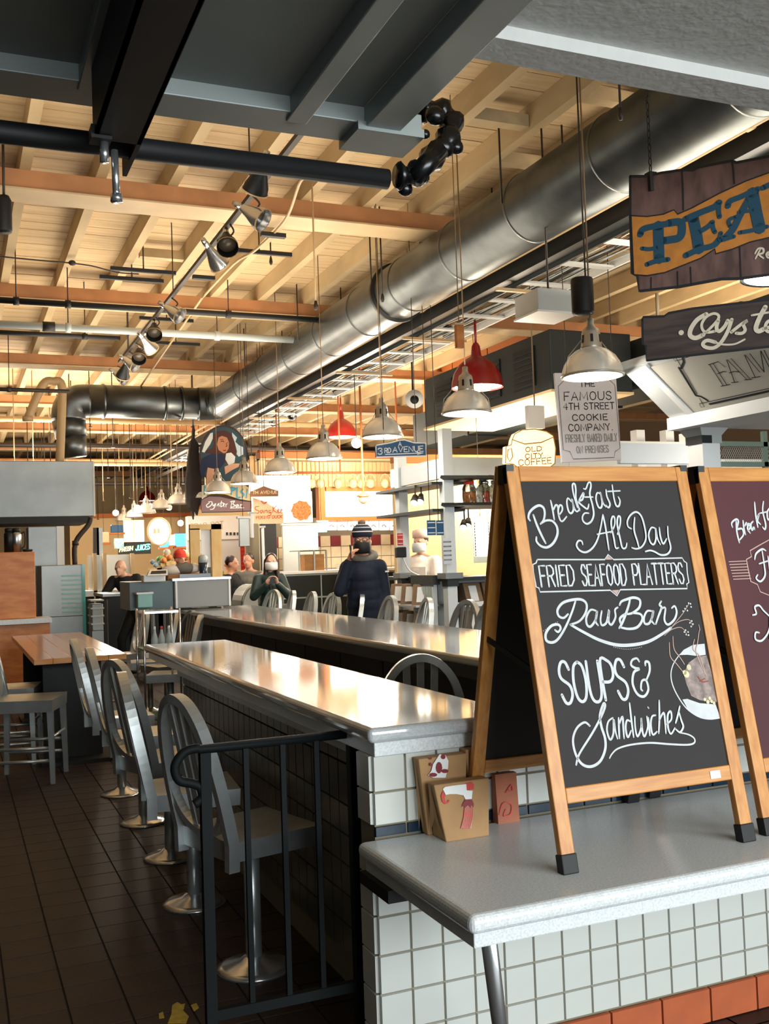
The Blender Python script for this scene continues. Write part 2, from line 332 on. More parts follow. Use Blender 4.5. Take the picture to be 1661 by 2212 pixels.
for y in (8.9, 12.55, 16.6, 20.6, 24.5, 28.5, 32.5, 36.5):
    o = link('beam', bme, M['beam'], ce); o.location = (0, y, 0)
    q = link('flange', sme, M['beam2'], o)
bk = MB().box((-.26, -.05, 4.99), (.26, .05, 5.09)).mesh('blocking'); bk.materials.append(M['joist'])
for (x, y) in ((4.64, 6.3), (4.64, 7.6), (4.02, 6.9), (5.26, 5.4), (2.2, 11.2)):
    o = link('blocking', bk, M['joist'], ce); o.location = (x, y, 0)
# walls around the hall
struct('wall_left', MB().box((-9.2, -9, -.1), (-9, 46, 5.3)), M['darksteel'])
struct('wall_right', MB().box((16.8, -9, -.1), (17, 46, 5.3)), mat('brown_wall', '#5a4632', .8))
wb = struct('wall_back', MB().box((-9, 40, -.1), (17, 40.3, 5.3)), M['cream'])
# ================================================================== CANOPY OVER THE CAMERA SIDE (grey sheet on steel frame)
CZ = 3.1
cp = thing('service_canopy', 'grey sheet metal canopy with welded angle frame overhead at upper left', 'canopy', (0, 2, CZ))
MB().box((-2.2, .8, CZ+.055), (1.33, 3.3, CZ+.06)).build('sheet', M['canopy'], cp)
for nm, a, b, w, h in (('edge_rail', (-2.2, 3.27, CZ+.03), (1.55, 3.27, CZ+.03), .17, .06), ('side_rail', (1.395, .8, CZ+.02), (1.395, 3.3, CZ+.02), .13, .075),
                    ('rib', (1.10, .8, CZ+.025), (1.10, 3.24, CZ+.025), .075, .07), ('rib', (.43, .8, CZ+.025), (.43, 3.24, CZ+.025), .1, .06), ('rib', (-.5, .8, CZ+.025), (-.5, 3.24, CZ+.025), .075, .07)):
    MB().beam(a, b, w, h).build(nm, M['canopyframe'], cp, bevel=.004)
MB().box((1.3, 3.17, CZ-.03), (1.55, 3.36, CZ+.0)).build('end_plate', M['canopyframe'], cp)
db = thing('carrier_beam', 'black steel I-beam carrying the canopy, tapering to a point past the black pipe', 'beam', (.48, 2.0, 2.88))
BX0, BX1, BYE, BB = .405, .545, 3.08, 2.88
MB().box((BX0, .6, BB), (BX1, BYE, BB+.012)).build('bottom_flange', M['black'], db)
MB().prism([(BX1-.012, .6, BB), (BX1-.012, BYE, BB), (BX1-.012, 3.36, BB+.004), (BX1-.012, 3.36, CZ+.05), (BX1-.012, .6, CZ+.05)], (.014, 0, 0)).build('web', M['black'], db, recalc=True)
MB().prism([(BX0, .6, BB), (BX0, BYE, BB), (BX0, BYE, CZ+.05), (BX0, .6, CZ+.05)], (.012, 0, 0)).build('web', M['black'], db, recalc=True)
MB().box((BX0-.01, BYE-.04, BB-.01), (BX0+.05, BYE+.02, BB+.03)).build('clamp', M['black'], db)
a = onY(247, 325, 3.07); b = onY(252, 428, 3.07)
MB().tube([a, b], .011, 12).build('hanger_rod', M['chrome'], db)
MB().tube([b+Vector((0, 0, .012)), b-Vector((0, 0, .012))], [.017, .019], 8).build('nut', M['chrome'], db)
MB().tube([a+Vector((-.03, 0, .02)), a+Vector((-.03, 0, -.04))], .014, 10).build('clevis', M['chrome'], db)
# black water pipe with taped elbow
bp = thing('insulated_pipe', 'black insulated pipe running across below the grey canopy', 'pipe', (.6, 3.3, 2.9))
p0 = onZ(-40, 297, 2.93); p1 = onZ(850, 374, 2.93); y_ = (p0.y+p1.y)/2
MB().tube([(-1.5, y_, 2.93), (1.43, y_, 2.93)], .035, 16).build('pipe_run', M['black'], bp)
tp = thing('taped_pipe_elbow', 'lumpy black taped pipe elbow hanging at the end of the black pipe', 'pipe elbow', (1.5, 3.3, 2.95))
el = [(855, 380), (895, 378), (930, 345), (968, 300), (975, 262), (948, 238), (905, 238)]
yy = [y_, y_, y_+.02, y_+.04, y_+.08, y_+.1, y_+.1]
pts = [tuple(onY(x, y, Y)) for (x, y), Y in zip(el, yy)]
o = MB().tube(smoothline(pts, 4), [.04+.012*math.sin(i*1.7) for i in range(25)], 12).build('taped_bend', M['blackgloss'], tp)
mb = MB()
for (x, y, r) in ((875, 408, .03), (902, 372, .045), (958, 318, .046), (985, 318, .03), (940, 250, .04), (918, 290, .02)):
    c = onY(x, y, y_+.03); mb.ell(c, r, r*.8, r*.9, 8, 6)
mb.build('tape_wrap', M['blackgloss'], tp)
c0, c1 = onY(893, 388, y_-.02), onY(948, 322, y_-.02)
MB().tube([c0, c1], [.033, .04], 12).build('pipe_stub', M['blackgloss'], tp)
# white soffit at upper right
SZ = 3.2
q = [onZ(1010, 106, SZ), onZ(1661, 203, SZ)]
sf = thing('plaster_soffit', 'white textured plaster soffit overhead at upper right', 'soffit', (2.5, 2.5, SZ))
yq = (q[0].y+q[1].y)/2
MB().box((1.5, .5, SZ+.045), (6.5, yq+.08, SZ+.3)).build('soffit_panel', M['soffit'], sf)
MB().hexa([(1.5, yq-.06, SZ+.0), (6.5, yq-.06, SZ+.0), (6.5, yq+.08, SZ+.0), (1.5, yq+.08, SZ+.0), (1.5, yq-.06, SZ+.05), (6.5, yq-.06, SZ+.05), (6.5, yq+.08, SZ+.05), (1.5, yq+.08, SZ+.05)]).build('edge_bead', M['soffit'], sf)
# ================================================================== NEAR COUNTER ISLAND
WY = 2.83; PX, PZ = .1045, .1125
zl = onY(820, 2067, WY).z; xl = onY(889, 2053, WY).x
cb = thing('tiled_counter', 'white tiled knee wall under the near counter and bench', 'counter base', (1.2, 2.9, 0))
MB().box((1.14, WY+.008, 0), (3.2, WY+.12, 1.0)).build('wall_core', M['grout'], cb)
MB().box((1.352, WY+.12, 0), (1.62, 6.55, 1.0)).build('wall_core', M['grout'], cb)
def tilemesh(w, h, m, t=.012):
    me = MB().hexa([(0, t, 0), (w, t, 0), (w, t, h), (0, t, h), (.002, 0, .002), (w-.002, 0, .002), (w-.002, 0, h-.002), (.002, 0, h-.002)]).mesh('tile')
    fixn(me); me.materials.append(m); return me
TM = {}
def put_tile(x0, x1, z0, z1, m, key, par, Y=WY, rz=0, X=None):
    w, h = round(x1-x0-.004, 4), round(z1-z0-.004, 4)
    k = (w, h, key)
    if k not in TM: TM[k] = tilemesh(w, h, m)
    o = link('tile', TM[k], m, par)
    if X is None: o.location = Vector((x0+.002, Y, z0+.002))-org(par)
    else: o.location = Vector((X, x1-.002, z0+.002))-org(par); o.rotation_euler = (0, 0, -math.pi/2)
    return o
zs = [zl+PZ*k for k in range(-2, 4)]           # below the bench
xs = [1.137]+[xl+PX*k for k in range(0, 17)]
lo = [zz for zz in zs if zz < .69]+[.70]
lo = [.117]+[z for z in lo if z > .15]
for i in range(len(xs)-1):
    for j in range(len(lo)-1): put_tile(xs[i], xs[i+1], lo[j], lo[j+1], M['tile'], 'w', cb)
    for z0, z1 in ((.807, .905), (.905, 1.014)): put_tile(xs[i], xs[i+1], z0, z1, M['tile'], 'w', cb)
    put_tile(xs[i], xs[i+1], .772, .807, M['navy'], 'n', cb)
for k in range(9): put_tile(1.13+k*.2, 1.33+k*.2, 0, .115, M['quarry'], 'q', cb, Y=WY-.012)
# left flank of the island, its shade put into the grey tile colour
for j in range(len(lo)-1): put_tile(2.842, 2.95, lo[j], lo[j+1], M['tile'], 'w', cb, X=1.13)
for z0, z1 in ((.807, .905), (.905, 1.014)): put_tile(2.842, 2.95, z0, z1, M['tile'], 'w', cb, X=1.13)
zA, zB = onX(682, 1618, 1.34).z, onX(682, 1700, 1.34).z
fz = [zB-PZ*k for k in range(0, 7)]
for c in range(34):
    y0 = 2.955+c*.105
    for k in range(5): put_tile(y0, y0+.105, fz[k+1], fz[k], M['shadetile'], 'g', cb, X=1.34)
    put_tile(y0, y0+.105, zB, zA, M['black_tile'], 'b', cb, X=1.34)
    put_tile(y0, y0+.105, zA, .905, M['shadetile'], 'g', cb, X=1.34)
# worktop of the near counter
ct = thing('counter_worktop', 'long narrow polished grey worktop of the near counter', 'worktop', (1.4, 4.6, 1.0))
MB().box((1.115, 2.795, 1.055), (1.655, 6.62, 1.1)).build('slab', M['quartz_top'], ct, bevel=.018, seg=4)
MB().box((1.14, 2.82, 1.012), (1.63, 6.59, 1.056)).build('apron', M['quartz'], ct, bevel=.003)
MB().box((1.3, 2.96, .905), (1.6, 6.5, 1.012)).build('under_apron', M['quartz'], ct)
# lower bench on which the boards stand
BZ = .772
bt = thing('bench_worktop', 'low speckled grey bench shelf carrying the chalkboards', 'bench', (1.8, 2.4, BZ))
MB().box((1.078, 2.115, BZ-.045), (3.3, 2.828, BZ)).build('slab', M['quartz'], bt, bevel=.018, seg=4)
MB().box((1.1, 2.145, BZ-.085), (3.3, 2.82, BZ-.044)).build('apron', M['quartz'], bt, bevel=.003)
a = onY(1056, 2032, 2.19); b = onY(1079, 2212, 2.33); d = b-a; e = a+d*((.0-a.z)/d.z); a = a-d*.05
MB().tube([a, e], .02, 16).build('leg', M['chrome'], bt)
MB().box((1.085, 2.62, BZ-.12), (1.15, 2.83, BZ-.085)).build('bracket', M['black'], bt)
# ================================================================== FAR COUNTER
fc = thing('far_counter_worktop', 'long polished grey worktop of the far counter behind the chalkboard', 'worktop', (2.8, 7, 1.0))
MB().box((2.325, 2.9, 1.055), (3.23, 11.7, 1.1)).build('slab', M['quartz_top'], fc, bevel=.018, seg=4)
MB().box((2.35, 2.92, .985), (3.2, 11.68, 1.056)).build('apron', M['darksteel'], fc, bevel=.003)
fb = thing('far_counter_cabinet', 'dark panelled cabinet under the far counter', 'counter base', (2.8, 7, 0))
for k in range(11): MB().box((2.55, 2.96+k*.79, .02), (3.0, 2.96+k*.79+.775, .985)).build('panel', M['black'], fb)
MB().box((2.56, 2.96, 0), (2.99, 11.6, .98)).build('core', M['blackgloss'], fb)
# dark items under the counters
for i, (x, y) in enumerate(((2.47, 6.5), (2.46, 8.2), (2.46, 5.3))):
    b = thing('bus_tub', ['grey tub', 'pale steel tub', 'dark tub'][i]+' on the low shelf below the far counter', 'tub', (x, y, .6))
    MB().hexa([(x-.1, y-.14, .6), (x+.06, y-.14, .6), (x+.06, y+.14, .6), (x-.1, y+.14, .6), (x-.12, y-.17, .72), (x+.07, y-.17, .72), (x+.07, y+.17, .72), (x-.12, y+.17, .72)]).build('tub', M['greybox' if i < 2 else 'black'], b)
    MB().box((x-.13, y-.18, .715), (x+.075, y+.18, .73)).build('rim', M['greybox' if i < 2 else 'black'], b)
    MB().box((x-.12, y-.2, .58), (2.56, y+.2, .6)).build('shelf_bracket', M['black'], b)
# ================================================================== CHAIRS
def hoop_band(mb, pts, wz, t):   # flat band following pts (x back-lean, y across, z), width wz along local x
    n = len(pts); vs = []
    for i, p in enumerate(pts):
        p = Vector(p); a = Vector(pts[max(0, i-1)]); b = Vector(pts[min(n-1, i+1)]); d = (b-a).normalized()
        xa = Vector((1, 0, 0)); nn = d.cross(xa).normalized()*t/2; xx = (xa-d*xa.dot(d)).normalized()*wz/2
        vs += [p-xx-nn, p+xx-nn, p+xx+nn, p-xx+nn]
    fs = [(0, 3, 2, 1), tuple(4*(n-1)+k for k in range(4))]
    for i in range(n-1):
        for k in range(4): fs.append((4*i+k, 4*i+(k+1) % 4, 4*i+4+(k+1) % 4, 4*i+4+k))
    mb.add(vs, fs); return mb
def make_chair(name, label, cat, loc, rz, group, seat_z=.56, legs=False):
    """faces local +x; back at -x"""
    t = thing(name, label, cat, loc, group, rz if rz else 1e-6)
    sz = seat_z; B = -.19
    mb = MB(); N = 8; prof = []
    vs = []; fs = []
    for i in range(N+1):
        for j in range(N+1):
            u, v = i/N*2-1, j/N*2-1
            x = .2*u; y = v*(.2+.012*u)
            if u > 0 and abs(v) == 1: pass
            dish = -.022*max(0, 1-(u*1.05)**2)*max(0, 1-(abs(v)*1.05)**2)**.5 if abs(u) < .95 and abs(v) < .95 else 0
            vs.append((x, y, sz+dish))
    for i in range(N):
        for j in range(N): a = i*(N+1)+j; fs.append((a, a+N+1, a+N+2, a+1))
    mb.add(vs, fs, True)
    th = .075
    edge = [(i, 0) for i in range(N+1)]+[(N, j) for j in range(1, N+1)]+[(i, N) for i in range(N-1, -1, -1)]+[(0, j) for j in range(N-1, 0, -1)]
    ring = [Vector(vs[i*(N+1)+j]) for i, j in edge]; k = len(ring)
    mb.add([(p.x, p.y, sz) for p in ring]+[(p.x*.985, p.y*.985, sz-th) for p in ring], [(i, k+i, k+(i+1) % k, (i+1) % k) for i in range(k)]+[tuple(k+i for i in range(k))])
    mb.build('seat', M['chairmetal'], t)
    H = .53
    def lean(h): return B-.11*max(0, h)/H - .01
    hp = [(-.2, -.10), (-.205, .0), (-.205, .12), (-.198, .22), (-.182, .32), (-.15, .42), (-.1, .49), (-.05, .522), (0, .532)]
    hp = hp+[(-y, h) for y, h in hp[-2::-1]]
    pts = [(lean(h), y, sz+h) for y, h in smoothline(hp, 3)]
    hoop_band(MB(), pts, .045, .034).build('back_hoop', M['chairmetal'], t)
    lp = [(-.2, .2), (-.185, .12), (-.14, .055), (-.07, .018), (0, .008)]; lp = lp+[(-y, h) for y, h in lp[-2::-1]]
    pts = [(lean(h), y, sz+h) for y, h in smoothline(lp, 3)]
    hoop_band(MB(), pts, .035, .026).build('lower_rail', M['chairmetal'], t)
    for y in (-.06, 0, .06):
        h1 = .012+.02*abs(y)/.06; h2 = .525-(.02 if y else 0)
        MB().beam((lean(h1), y*.9, sz+h1), (lean(h2), y*1.05, sz+h2), .014, .032, (0, 1, 0)).build('slat', M['chairmetal'], t)
    if not legs:
        MB().tube([(0, 0, sz-th+.002), (0, 0, .03)], .032, 14).build('pedestal', M['chairmetal'], t)
        MB().lathe([(.15, 0), (.15, .008), (.125, .02), (.06, .035), (.04, .05)], 24).build('base_disc', M['chrome'], t)
        MB().box((-.12, -.09, sz-th-.012), (.12, .09, sz-th+.001)).build('mounting_plate', M['chairmetal'], t)
    else:
        for sx, sy in ((1, 1), (1, -1), (-1, 1), (-1, -1)):
            MB().hexa([(sx*.19-.013, sy*.185-.013, 0), (sx*.19+.013, sy*.185-.013, 0), (sx*.19+.013, sy*.185+.013, 0), (sx*.19-.013, sy*.185+.013, 0),
                       (sx*.178-.018, sy*.175-.018, sz-.07), (sx*.178+.018, sy*.175-.018, sz-.07), (sx*.178+.018, sy*.175+.018, sz-.07), (sx*.178-.018, sy*.175+.018, sz-.07)]).build('leg', M['chairmetal'], t)
        for sy in (1, -1):
            MB().tube([(.183, sy*.18, .22), (-.183, sy*.18, .22)], .011, 8).build('stretcher', M['chairmetal'], t)
            MB().tube([(.186, sy*.18, .14), (-.186, sy*.18, .14)], .011, 8).build('stretcher', M['chairmetal'], t)
        MB().tube([(.183, .18, .28), (.183, -.18, .28)], .011, 8).build('stretcher', M['chairmetal'], t)
    return t
G1 = 'pedestal stools along the near counter'
st1 = make_chair('pedestal_chair', 'silver round-backed pedestal stool right behind the black railing', 'stool', (1.075, 4.0, 0), .27, G1)
for i, (x, y, a, l) in enumerate([(1.03, 4.88, -.1, 'silver pedestal stool, second from the black railing'), (1.08, 5.7, .32, 'silver pedestal stool turned aside, third from the black railing'),
                                  (1.08, 6.55, -.02, 'silver pedestal stool, fourth from the railing, level with the far end of the near counter'), (1.08, 7.45, 0.02, 'silver pedestal stool past the near counter, fifth from the railing')]):
    copytree(st1, (x, y, 0), a, l)
G2 = 'round-backed chairs beyond the near counter'
for (x, y, a, l) in [(1.98, 11.4, 3.0, 'silver round-backed stool beside the wooden table, nearest the prep sink'), (1.93, 10.0, 2.8, 'silver round-backed stool at the far left corner of the near counter'), (1.85, 12.6, 3.3, 'silver round-backed stool at the back corner of the wooden table'), (2.05, 10.8, 3.4, 'silver round-backed stool between table corner and the steel cart')]:
    o = copytree(st1, (x, y, -.06 if 0 else 0), a, l); o['group'] = G2
st2 = make_chair('tall_pedestal_chair', 'silver round-backed tall stool standing between the two counters', 'stool', (2.0, 4.42, 0), 0, 'tall stools', .62)
st2.rotation_euler = (0, 0, 1.25); st2['group'] = 'tall stools at the far counter'
near2 = ['closest to the chalkboard and half hidden by it', 'second from the chalkboard', 'third from the chalkboard', 'fourth from the chalkboard', 'in front of the man in navy', 'just left of the man in navy', 'fourth from the far end', 'third from the far end', 'at the far end in front of the woman'][::-1]
cp_px = ((592, 1278), (634, 1280), (676, 1285), (722, 1288), (782, 1293), (845, 1299), (925, 1306), (1012, 1312), (1062, 1317))
rots = (3.45, 3.02, 3.15, 3.27, 2.87, 3.16, 3.0, 3.3, 3.12)
st3 = None
for i, ((x, y), a) in enumerate(zip(cp_px, rots)):
    p = onX(x, y, 3.9)
    l = 'silver tall stool behind the far counter, '+near2[i]
    q = (p.x+.31*math.cos(a), p.y+.31*math.sin(a), 0)
    if st3 is None: st3 = make_chair('counter_stool', l, 'stool', q, a, 'tall stools at the far counter', .685)
    else: copytree(st3, q, a, l)
dc = make_chair('dining_chair', 'silver four-legged chair at the near side of the wooden table', 'chair', (.52, 8.36, 0), -.31, 'four-legged chairs', .52, True)
dc.scale = (1.2, 1.2, 1.2)
copytree(dc, (.42, 9.25, 0), -.2, 'silver four-legged chair farther along the wooden table')['group'] = 'four-legged chairs'
# ================================================================== RAILING
ry = 3.06
rl = thing('black_railing', 'black iron railing with scrolled handrail end beside the counter', 'railing', (.9, ry, 0))
def rp(x, y): return tuple(onY(x, y, ry))
tl_, tr_ = onY(430, 1622, ry), onY(757, 1582, ry); zr = (tl_.z+tr_.z)/2
MB().tube([(tr_.x, ry, zr), (tl_.x, ry, zr)]+[(p[0], ry, p[2]) for p in smoothline([rp(428, 1616), rp(398, 1625), rp(378, 1655), rp(386, 1685), rp(412, 1692), rp(432, 1700), rp(437, 1722), rp(420, 1738)], 4)], .014, 10).build('handrail', M['railing'], rl)
xa, xb = onY(449, 1900, ry).x, onY(772, 1900, ry).x
for nm, x, w, z1 in (('post', xa, .032, zr-.01), ('post', xb, .036, zr-.01)):
    MB().box((x-w/2, ry-w/2, 0), (x+w/2, ry+w/2, z1)).build(nm, M['railing'], rl)
zb_ = onY(610, 2158, ry).z
for px_ in (535, 615, 688):
    x = onY(px_, 1800, ry).x; MB().box((x-.008, ry-.008, zb_), (x+.008, ry+.008, zr)).build('bar', M['railing'], rl)
MB().box((xa, ry-.012, zb_-.02), (xb, ry+.012, zb_+.01)).build('bottom_rail', M['railing'], rl)
# ================================================================== CHALKBOARD A-FRAMES
def aframe(name, label, dx, dy, board):
    x0, x1 = 1.43+dx, 2.058+dx; y0, yt, zt = 2.27+dy, 2.485+dy, 1.845
    t = thing(name, label, 'sandwich board', ((x0+x1)/2, 2.52+dy, BZ))
    pf = Plane((x0, y0, BZ), (1, 0, 0), (0, yt-y0, zt-BZ)); L = math.hypot(yt-y0, zt-BZ); w = x1-x0
    yb0 = 2.80+dy; pb = Plane((x0, yb0, BZ), (1, 0, 0), (0, 2.525+dy-yb0, zt-BZ)); Lb = math.hypot(2.525+dy-yb0, zt-BZ)
    lw = .041
    for pl, ln, th, side in ((pf, L, .024, 1), (pb, Lb, .024, -1)):
        def bar(a0, b0, a1, b1, nm, m, th=th, pl=pl, d0=0):
            o = MB().hexa([pl.p(a0, b0, d0-th), pl.p(a1, b0, d0-th), pl.p(a1, b1, d0-th), pl.p(a0, b1, d0-th), pl.p(a0, b0, d0), pl.p(a1, b0, d0), pl.p(a1, b1, d0), pl.p(a0, b1, d0)])
            o = o.build(nm, m, t, bevel=.003); return o
        for a in (0, w-lw):
            bar(a, .045, a+lw, ln, 'leg', M['oak'])
            f = bar(a-.003, 0, a+lw+.003, .05, 'foot_cap', M['black'], th=.032, d0=.004)
        bar(lw, ln-.045, w-lw, ln, 'top_rail', M['oakx'])
        bar(lw, .172, w-lw, .213, 'bottom_rail', M['oakx'])
        bar(lw-.004, .21, w-lw+.004, ln-.042, 'board' if side > 0 else 'back_board', board if side > 0 else M['darkboard'], th=.008, d0=-.006)
    # hinges and stay bars
    for a in (x0+.012, x1-.012):
        MB().box((a-.012, 2.482+dy, zt-.05), (a+.012, 2.53+dy, zt+.004)).build('hinge', M['darksteel'], t)
        k = .52
        A = pf.p(a-x0, L*(k-.05), -.012); B = pb.p(a-x0, Lb*(k+.02), -.012)
        MB().beam(A, B, .006, .016).build('stay_bar', M['darksteel'], t)
    MB().hexa([pf.p(w-.115, .182, 0), pf.p(w-.08, .182, 0), pf.p(w-.08, .203, 0), pf.p(w-.115, .203, 0), pf.p(w-.115, .182, .002), pf.p(w-.08, .182, .002), pf.p(w-.08, .203, .002), pf.p(w-.115, .203, .002)]).build('maker_label', M['white'], t)
    pr = Plane(pf.p(0, 0, -.006), pf.u, pf.v)
    return t, pr
t1, b1 = aframe('chalkboard_sign', 'black chalkboard A-frame in honey oak reading Breakfast All Day', 0, 0, M['chalk'])
t2, b2 = aframe('chalkboard_sign', 'maroon chalkboard A-frame in honey oak cut off at the right edge', .688, .02, M['maroon'])
c1 = (1120, 1020, .2408)
L1 = [[(130, 385), (160, 470), (200, 560), (240, 638)], [(100, 435), (86, 410), (95, 365), (130, 325), (180, 300), (220, 320), (232, 370), (222, 430), (195, 465)], [(200, 460), (245, 435), (300, 440), (340, 490), (345, 560), (310, 635), (255, 675), (200, 665), (160, 625), (157, 585)]]
L1b = [[(285, 255), (300, 320), (318, 428)], [(308, 345), (328, 300), (345, 300), (350, 325)], [(362, 385), (388, 345), (386, 305), (366, 300), (352, 345), (366, 420), (390, 442), (428, 400)],
       [(470, 265), (440, 235), (430, 275), (445, 350), (470, 370), (490, 330), (476, 240), (495, 320), (520, 355), (545, 330)], [(545, 345), (512, 240), (510, 160), (500, 108), (480, 118), (490, 200), (525, 320)], [(535, 262), (560, 215), (580, 188), (570, 245), (535, 268), (585, 315), (615, 330), (626, 290)],
       [(580, 150), (600, 150), (620, 100), (640, 95), (645, 130), (635, 200), (660, 300), (670, 380), (650, 440), (610, 465), (575, 440), (570, 400), (590, 370), (625, 370)], [(590, 225), (662, 225)],
       [(735, 200), (702, 188), (690, 240), (710, 310), (735, 320), (745, 275), (730, 180), (750, 270), (778, 312)], [(780, 160), (788, 220), (815, 285), (803, 320), (780, 300)], [(835, 118), (850, 230), (870, 300), (895, 305), (905, 260), (890, 225)], [(795, 175), (905, 170)],
       [(750, 385), (735, 480), (705, 600), (660, 680), (600, 720), (545, 705), (515, 660), (530, 620), (560, 620), (570, 650)], [(752, 385), (775, 500), (805, 700)], [(700, 560), (830, 535)],
       [(820, 545), (855, 480), (855, 410), (835, 405), (825, 470), (850, 600), (865, 680), (890, 680)], [(880, 560), (905, 470), (905, 405), (885, 405), (880, 480), (905, 600), (925, 680), (955, 680), (965, 640)],
       [(1035, 410), (1030, 520), (1058, 620), (1075, 685)], [(1005, 510), (975, 490), (970, 440), (1000, 385), (1050, 360), (1095, 400), (1125, 500), (1135, 600), (1100, 670), (1050, 690), (1010, 680)],
       [(1225, 510), (1185, 500), (1160, 560), (1175, 630), (1205, 650), (1225, 600), (1222, 510), (1240, 600), (1265, 650)], [(1255, 500), (1265, 580), (1290, 645), (1320, 600)], [(1330, 490), (1335, 580), (1357, 680), (1330, 735), (1270, 745), (1210, 715), (1170, 705), (1130, 715)]]
ribbons(b1, pxl(b1, L1, *c1), .0075).build('lettering', M['chalkwhite'], t1)
ribbons(b1, pxl(b1, L1b, *c1), .006).build('lettering', M['chalkwhite'], t1)
fr = [(165, 785), (770, 785), (800, 740), (850, 785), (1465, 770), (1482, 800), (1505, 815), (1510, 900), (1525, 990), (1505, 1005), (1510, 1045), (910, 1055), (880, 1110), (820, 1060), (190, 1075), (180, 1040), (155, 1030), (130, 900), (125, 830), (155, 815), (165, 785)]
ribbons(b1, pxl(b1, [fr], *c1), .004, smooth=False, taper=False).build('banner_outline', M['chalkwhite'], t1)
dm = MB()
for tri in ([(780, 785), (800, 748), (840, 785)], [(835, 1060), (880, 1100), (900, 1056)]): patch(b1, pxl(b1, [tri], *c1)[0], .001, dm)
dm.build('banner_diamond', M['chalkpink'], t1)
def quadpx(b, c, q): return pxl(b, [q], *c)[0]
for s, q in (('FRIED', [(205, 1028), (500, 1018), (480, 835), (178, 842)]), ('SEAFOOD', [(575, 1018), (968, 1015), (945, 825), (552, 832)]), ('PLATTERS', [(1035, 1010), (1482, 1000), (1458, 816), (1012, 825)])):
    ribbons(b1, textlines(s, quadpx(b1, c1, q), .3), .0055, smooth=False, taper=False).build('lettering', M['chalkwhite'], t1)
c2 = (1140, 1270, .2649)
L2 = [[(325, 215), (290, 245), (250, 230), (240, 180), (280, 125), (350, 100), (430, 95), (475, 130), (470, 200), (420, 270), (345, 300)], [(385, 110), (360, 190), (310, 310), (250, 410), (200, 445), (150, 430), (145, 370), (190, 310), (245, 300), (265, 330), (245, 360), (220, 345)],
      [(830, 90), (820, 140), (795, 215), (765, 290), (742, 328)], [(745, 140), (760, 112), (800, 95), (860, 80), (910, 100), (905, 160), (850, 205), (800, 215)], [(850, 205), (915, 215), (930, 260), (890, 320), (820, 335), (750, 322)], [(785, 215), (748, 250), (752, 290)]]
L2b = [[(560, 190), (510, 180), (475, 240), (480, 300), (510, 315), (550, 260), (562, 185), (550, 270), (570, 305)], [(600, 190), (590, 260), (602, 305), (640, 280), (660, 180), (655, 270), (680, 300), (712, 240), (708, 180), (730, 160)],
       [(1010, 190), (970, 190), (945, 240), (950, 290), (985, 290), (1010, 240), (1022, 185), (1005, 260), (1027, 295)], [(1085, 110), (1070, 140), (1087, 160), (1062, 230), (1040, 295)], [(1087, 170), (1118, 165), (1110, 260), (1140, 300), (1190, 260), (1210, 200), (1195, 150), (1170, 165)]]
ribbons(b1, pxl(b1, L2, *c2), .0078).build('lettering', M['chalkwhite'], t1)
ribbons(b1, pxl(b1, L2b, *c2), .007).build('lettering', M['chalkwhite'], t1)
ribbons(b1, pxl(b1, [[(345, 300), (450, 360), (580, 425), (720, 465), (850, 465), (980, 438), (1090, 378), (1165, 325)]], *c2), .0095).build('swash', M['chalkwhite'], t1)
wh = [[(1165, 325), (1260, 210), (1310, 130)], [(1165, 325), (1230, 275), (1310, 260), (1340, 310)], [(1110, 390), (1170, 340), (1250, 325), (1300, 390)]]
ribbons(b1, pxl(b1, wh, *c2), .002).build('wheat_stems', M['chalkpink'], t1)
mb = MB()
for x, y in [(1310, 125), (1330, 155), (1295, 150), (1280, 170), (1300, 185), (1265, 190), (1325, 130), (1335, 270), (1345, 295), (1320, 285), (1330, 315), (1285, 345), (1305, 360), (1290, 380), (1310, 385), (1275, 360)]: disc(b1, b1.px(c2[0]+x*c2[2], c2[1]+y*c2[2]), .0026, .001, mb)
for k in range(9): disc(b1, b1.px(c2[0]+(128+k*14)*c2[2], c2[1]+(350-k*11+k*k*.25)*c2[2]), .0012, .001, mb, 6)
for k in range(16): disc(b1, b1.px(c2[0]+(700+k*15)*c2[2], c2[1]+(482+18*math.sin(k/15*math.pi))*c2[2]), .0012, .001, mb, 6)
mb.build('grain_dots', M['chalkwhite'], t1)
ribbons(b1, textlines('SOUPS', quadpx(b1, c2, [(285, 940), (825, 900), (775, 588), (240, 610)]), .22), .0085, taper=False).build('lettering', M['chalkwhite'], t1)
ribbons(b1, pxl(b1, [[(905, 600), (885, 575), (848, 590), (840, 630), (875, 655), (905, 662), (862, 690), (852, 780), (890, 865), (945, 885), (980, 830), (962, 755), (928, 760), (920, 820), (932, 838)], [(962, 755), (990, 680), (985, 612), (957, 602), (955, 632)]], *c2), .0075).build('ampersand', M['chalkwhite'], t1)
# bowl drawing at the lower right of the board
patch(b1, quadpx(b1, c2, [(1232, 548), (1270, 505), (1345, 465), (1440, 455), (1450, 545), (1380, 555), (1300, 545)]), .0006).build('bowl_rim', M['chalkwhite'], t1)
patch(b1, quadpx(b1, c2, [(1260, 910), (1300, 905), (1400, 940), (1530, 950), (1568, 1058), (1480, 1068), (1390, 1050), (1310, 1000)]), .0006).build('bowl_base', M['chalkwhite'], t1)
patch(b1, quadpx(b1, c2, [(1380, 560), (1455, 550), (1500, 700), (1540, 930), (1480, 930), (1400, 915), (1330, 880), (1290, 780), (1268, 700), (1310, 610)]), .001).build('stew_drawing', M['stew'], t1)
ribbons(b1, pxl(b1, [[(1232, 548), (1185, 620), (1165, 700), (1178, 790), (1225, 890), (1295, 985), (1390, 1050), (1480, 1070), (1568, 1060)]], *c2), .004, off=.0012).build('bowl_outline', M['chalkwhite'], t1)
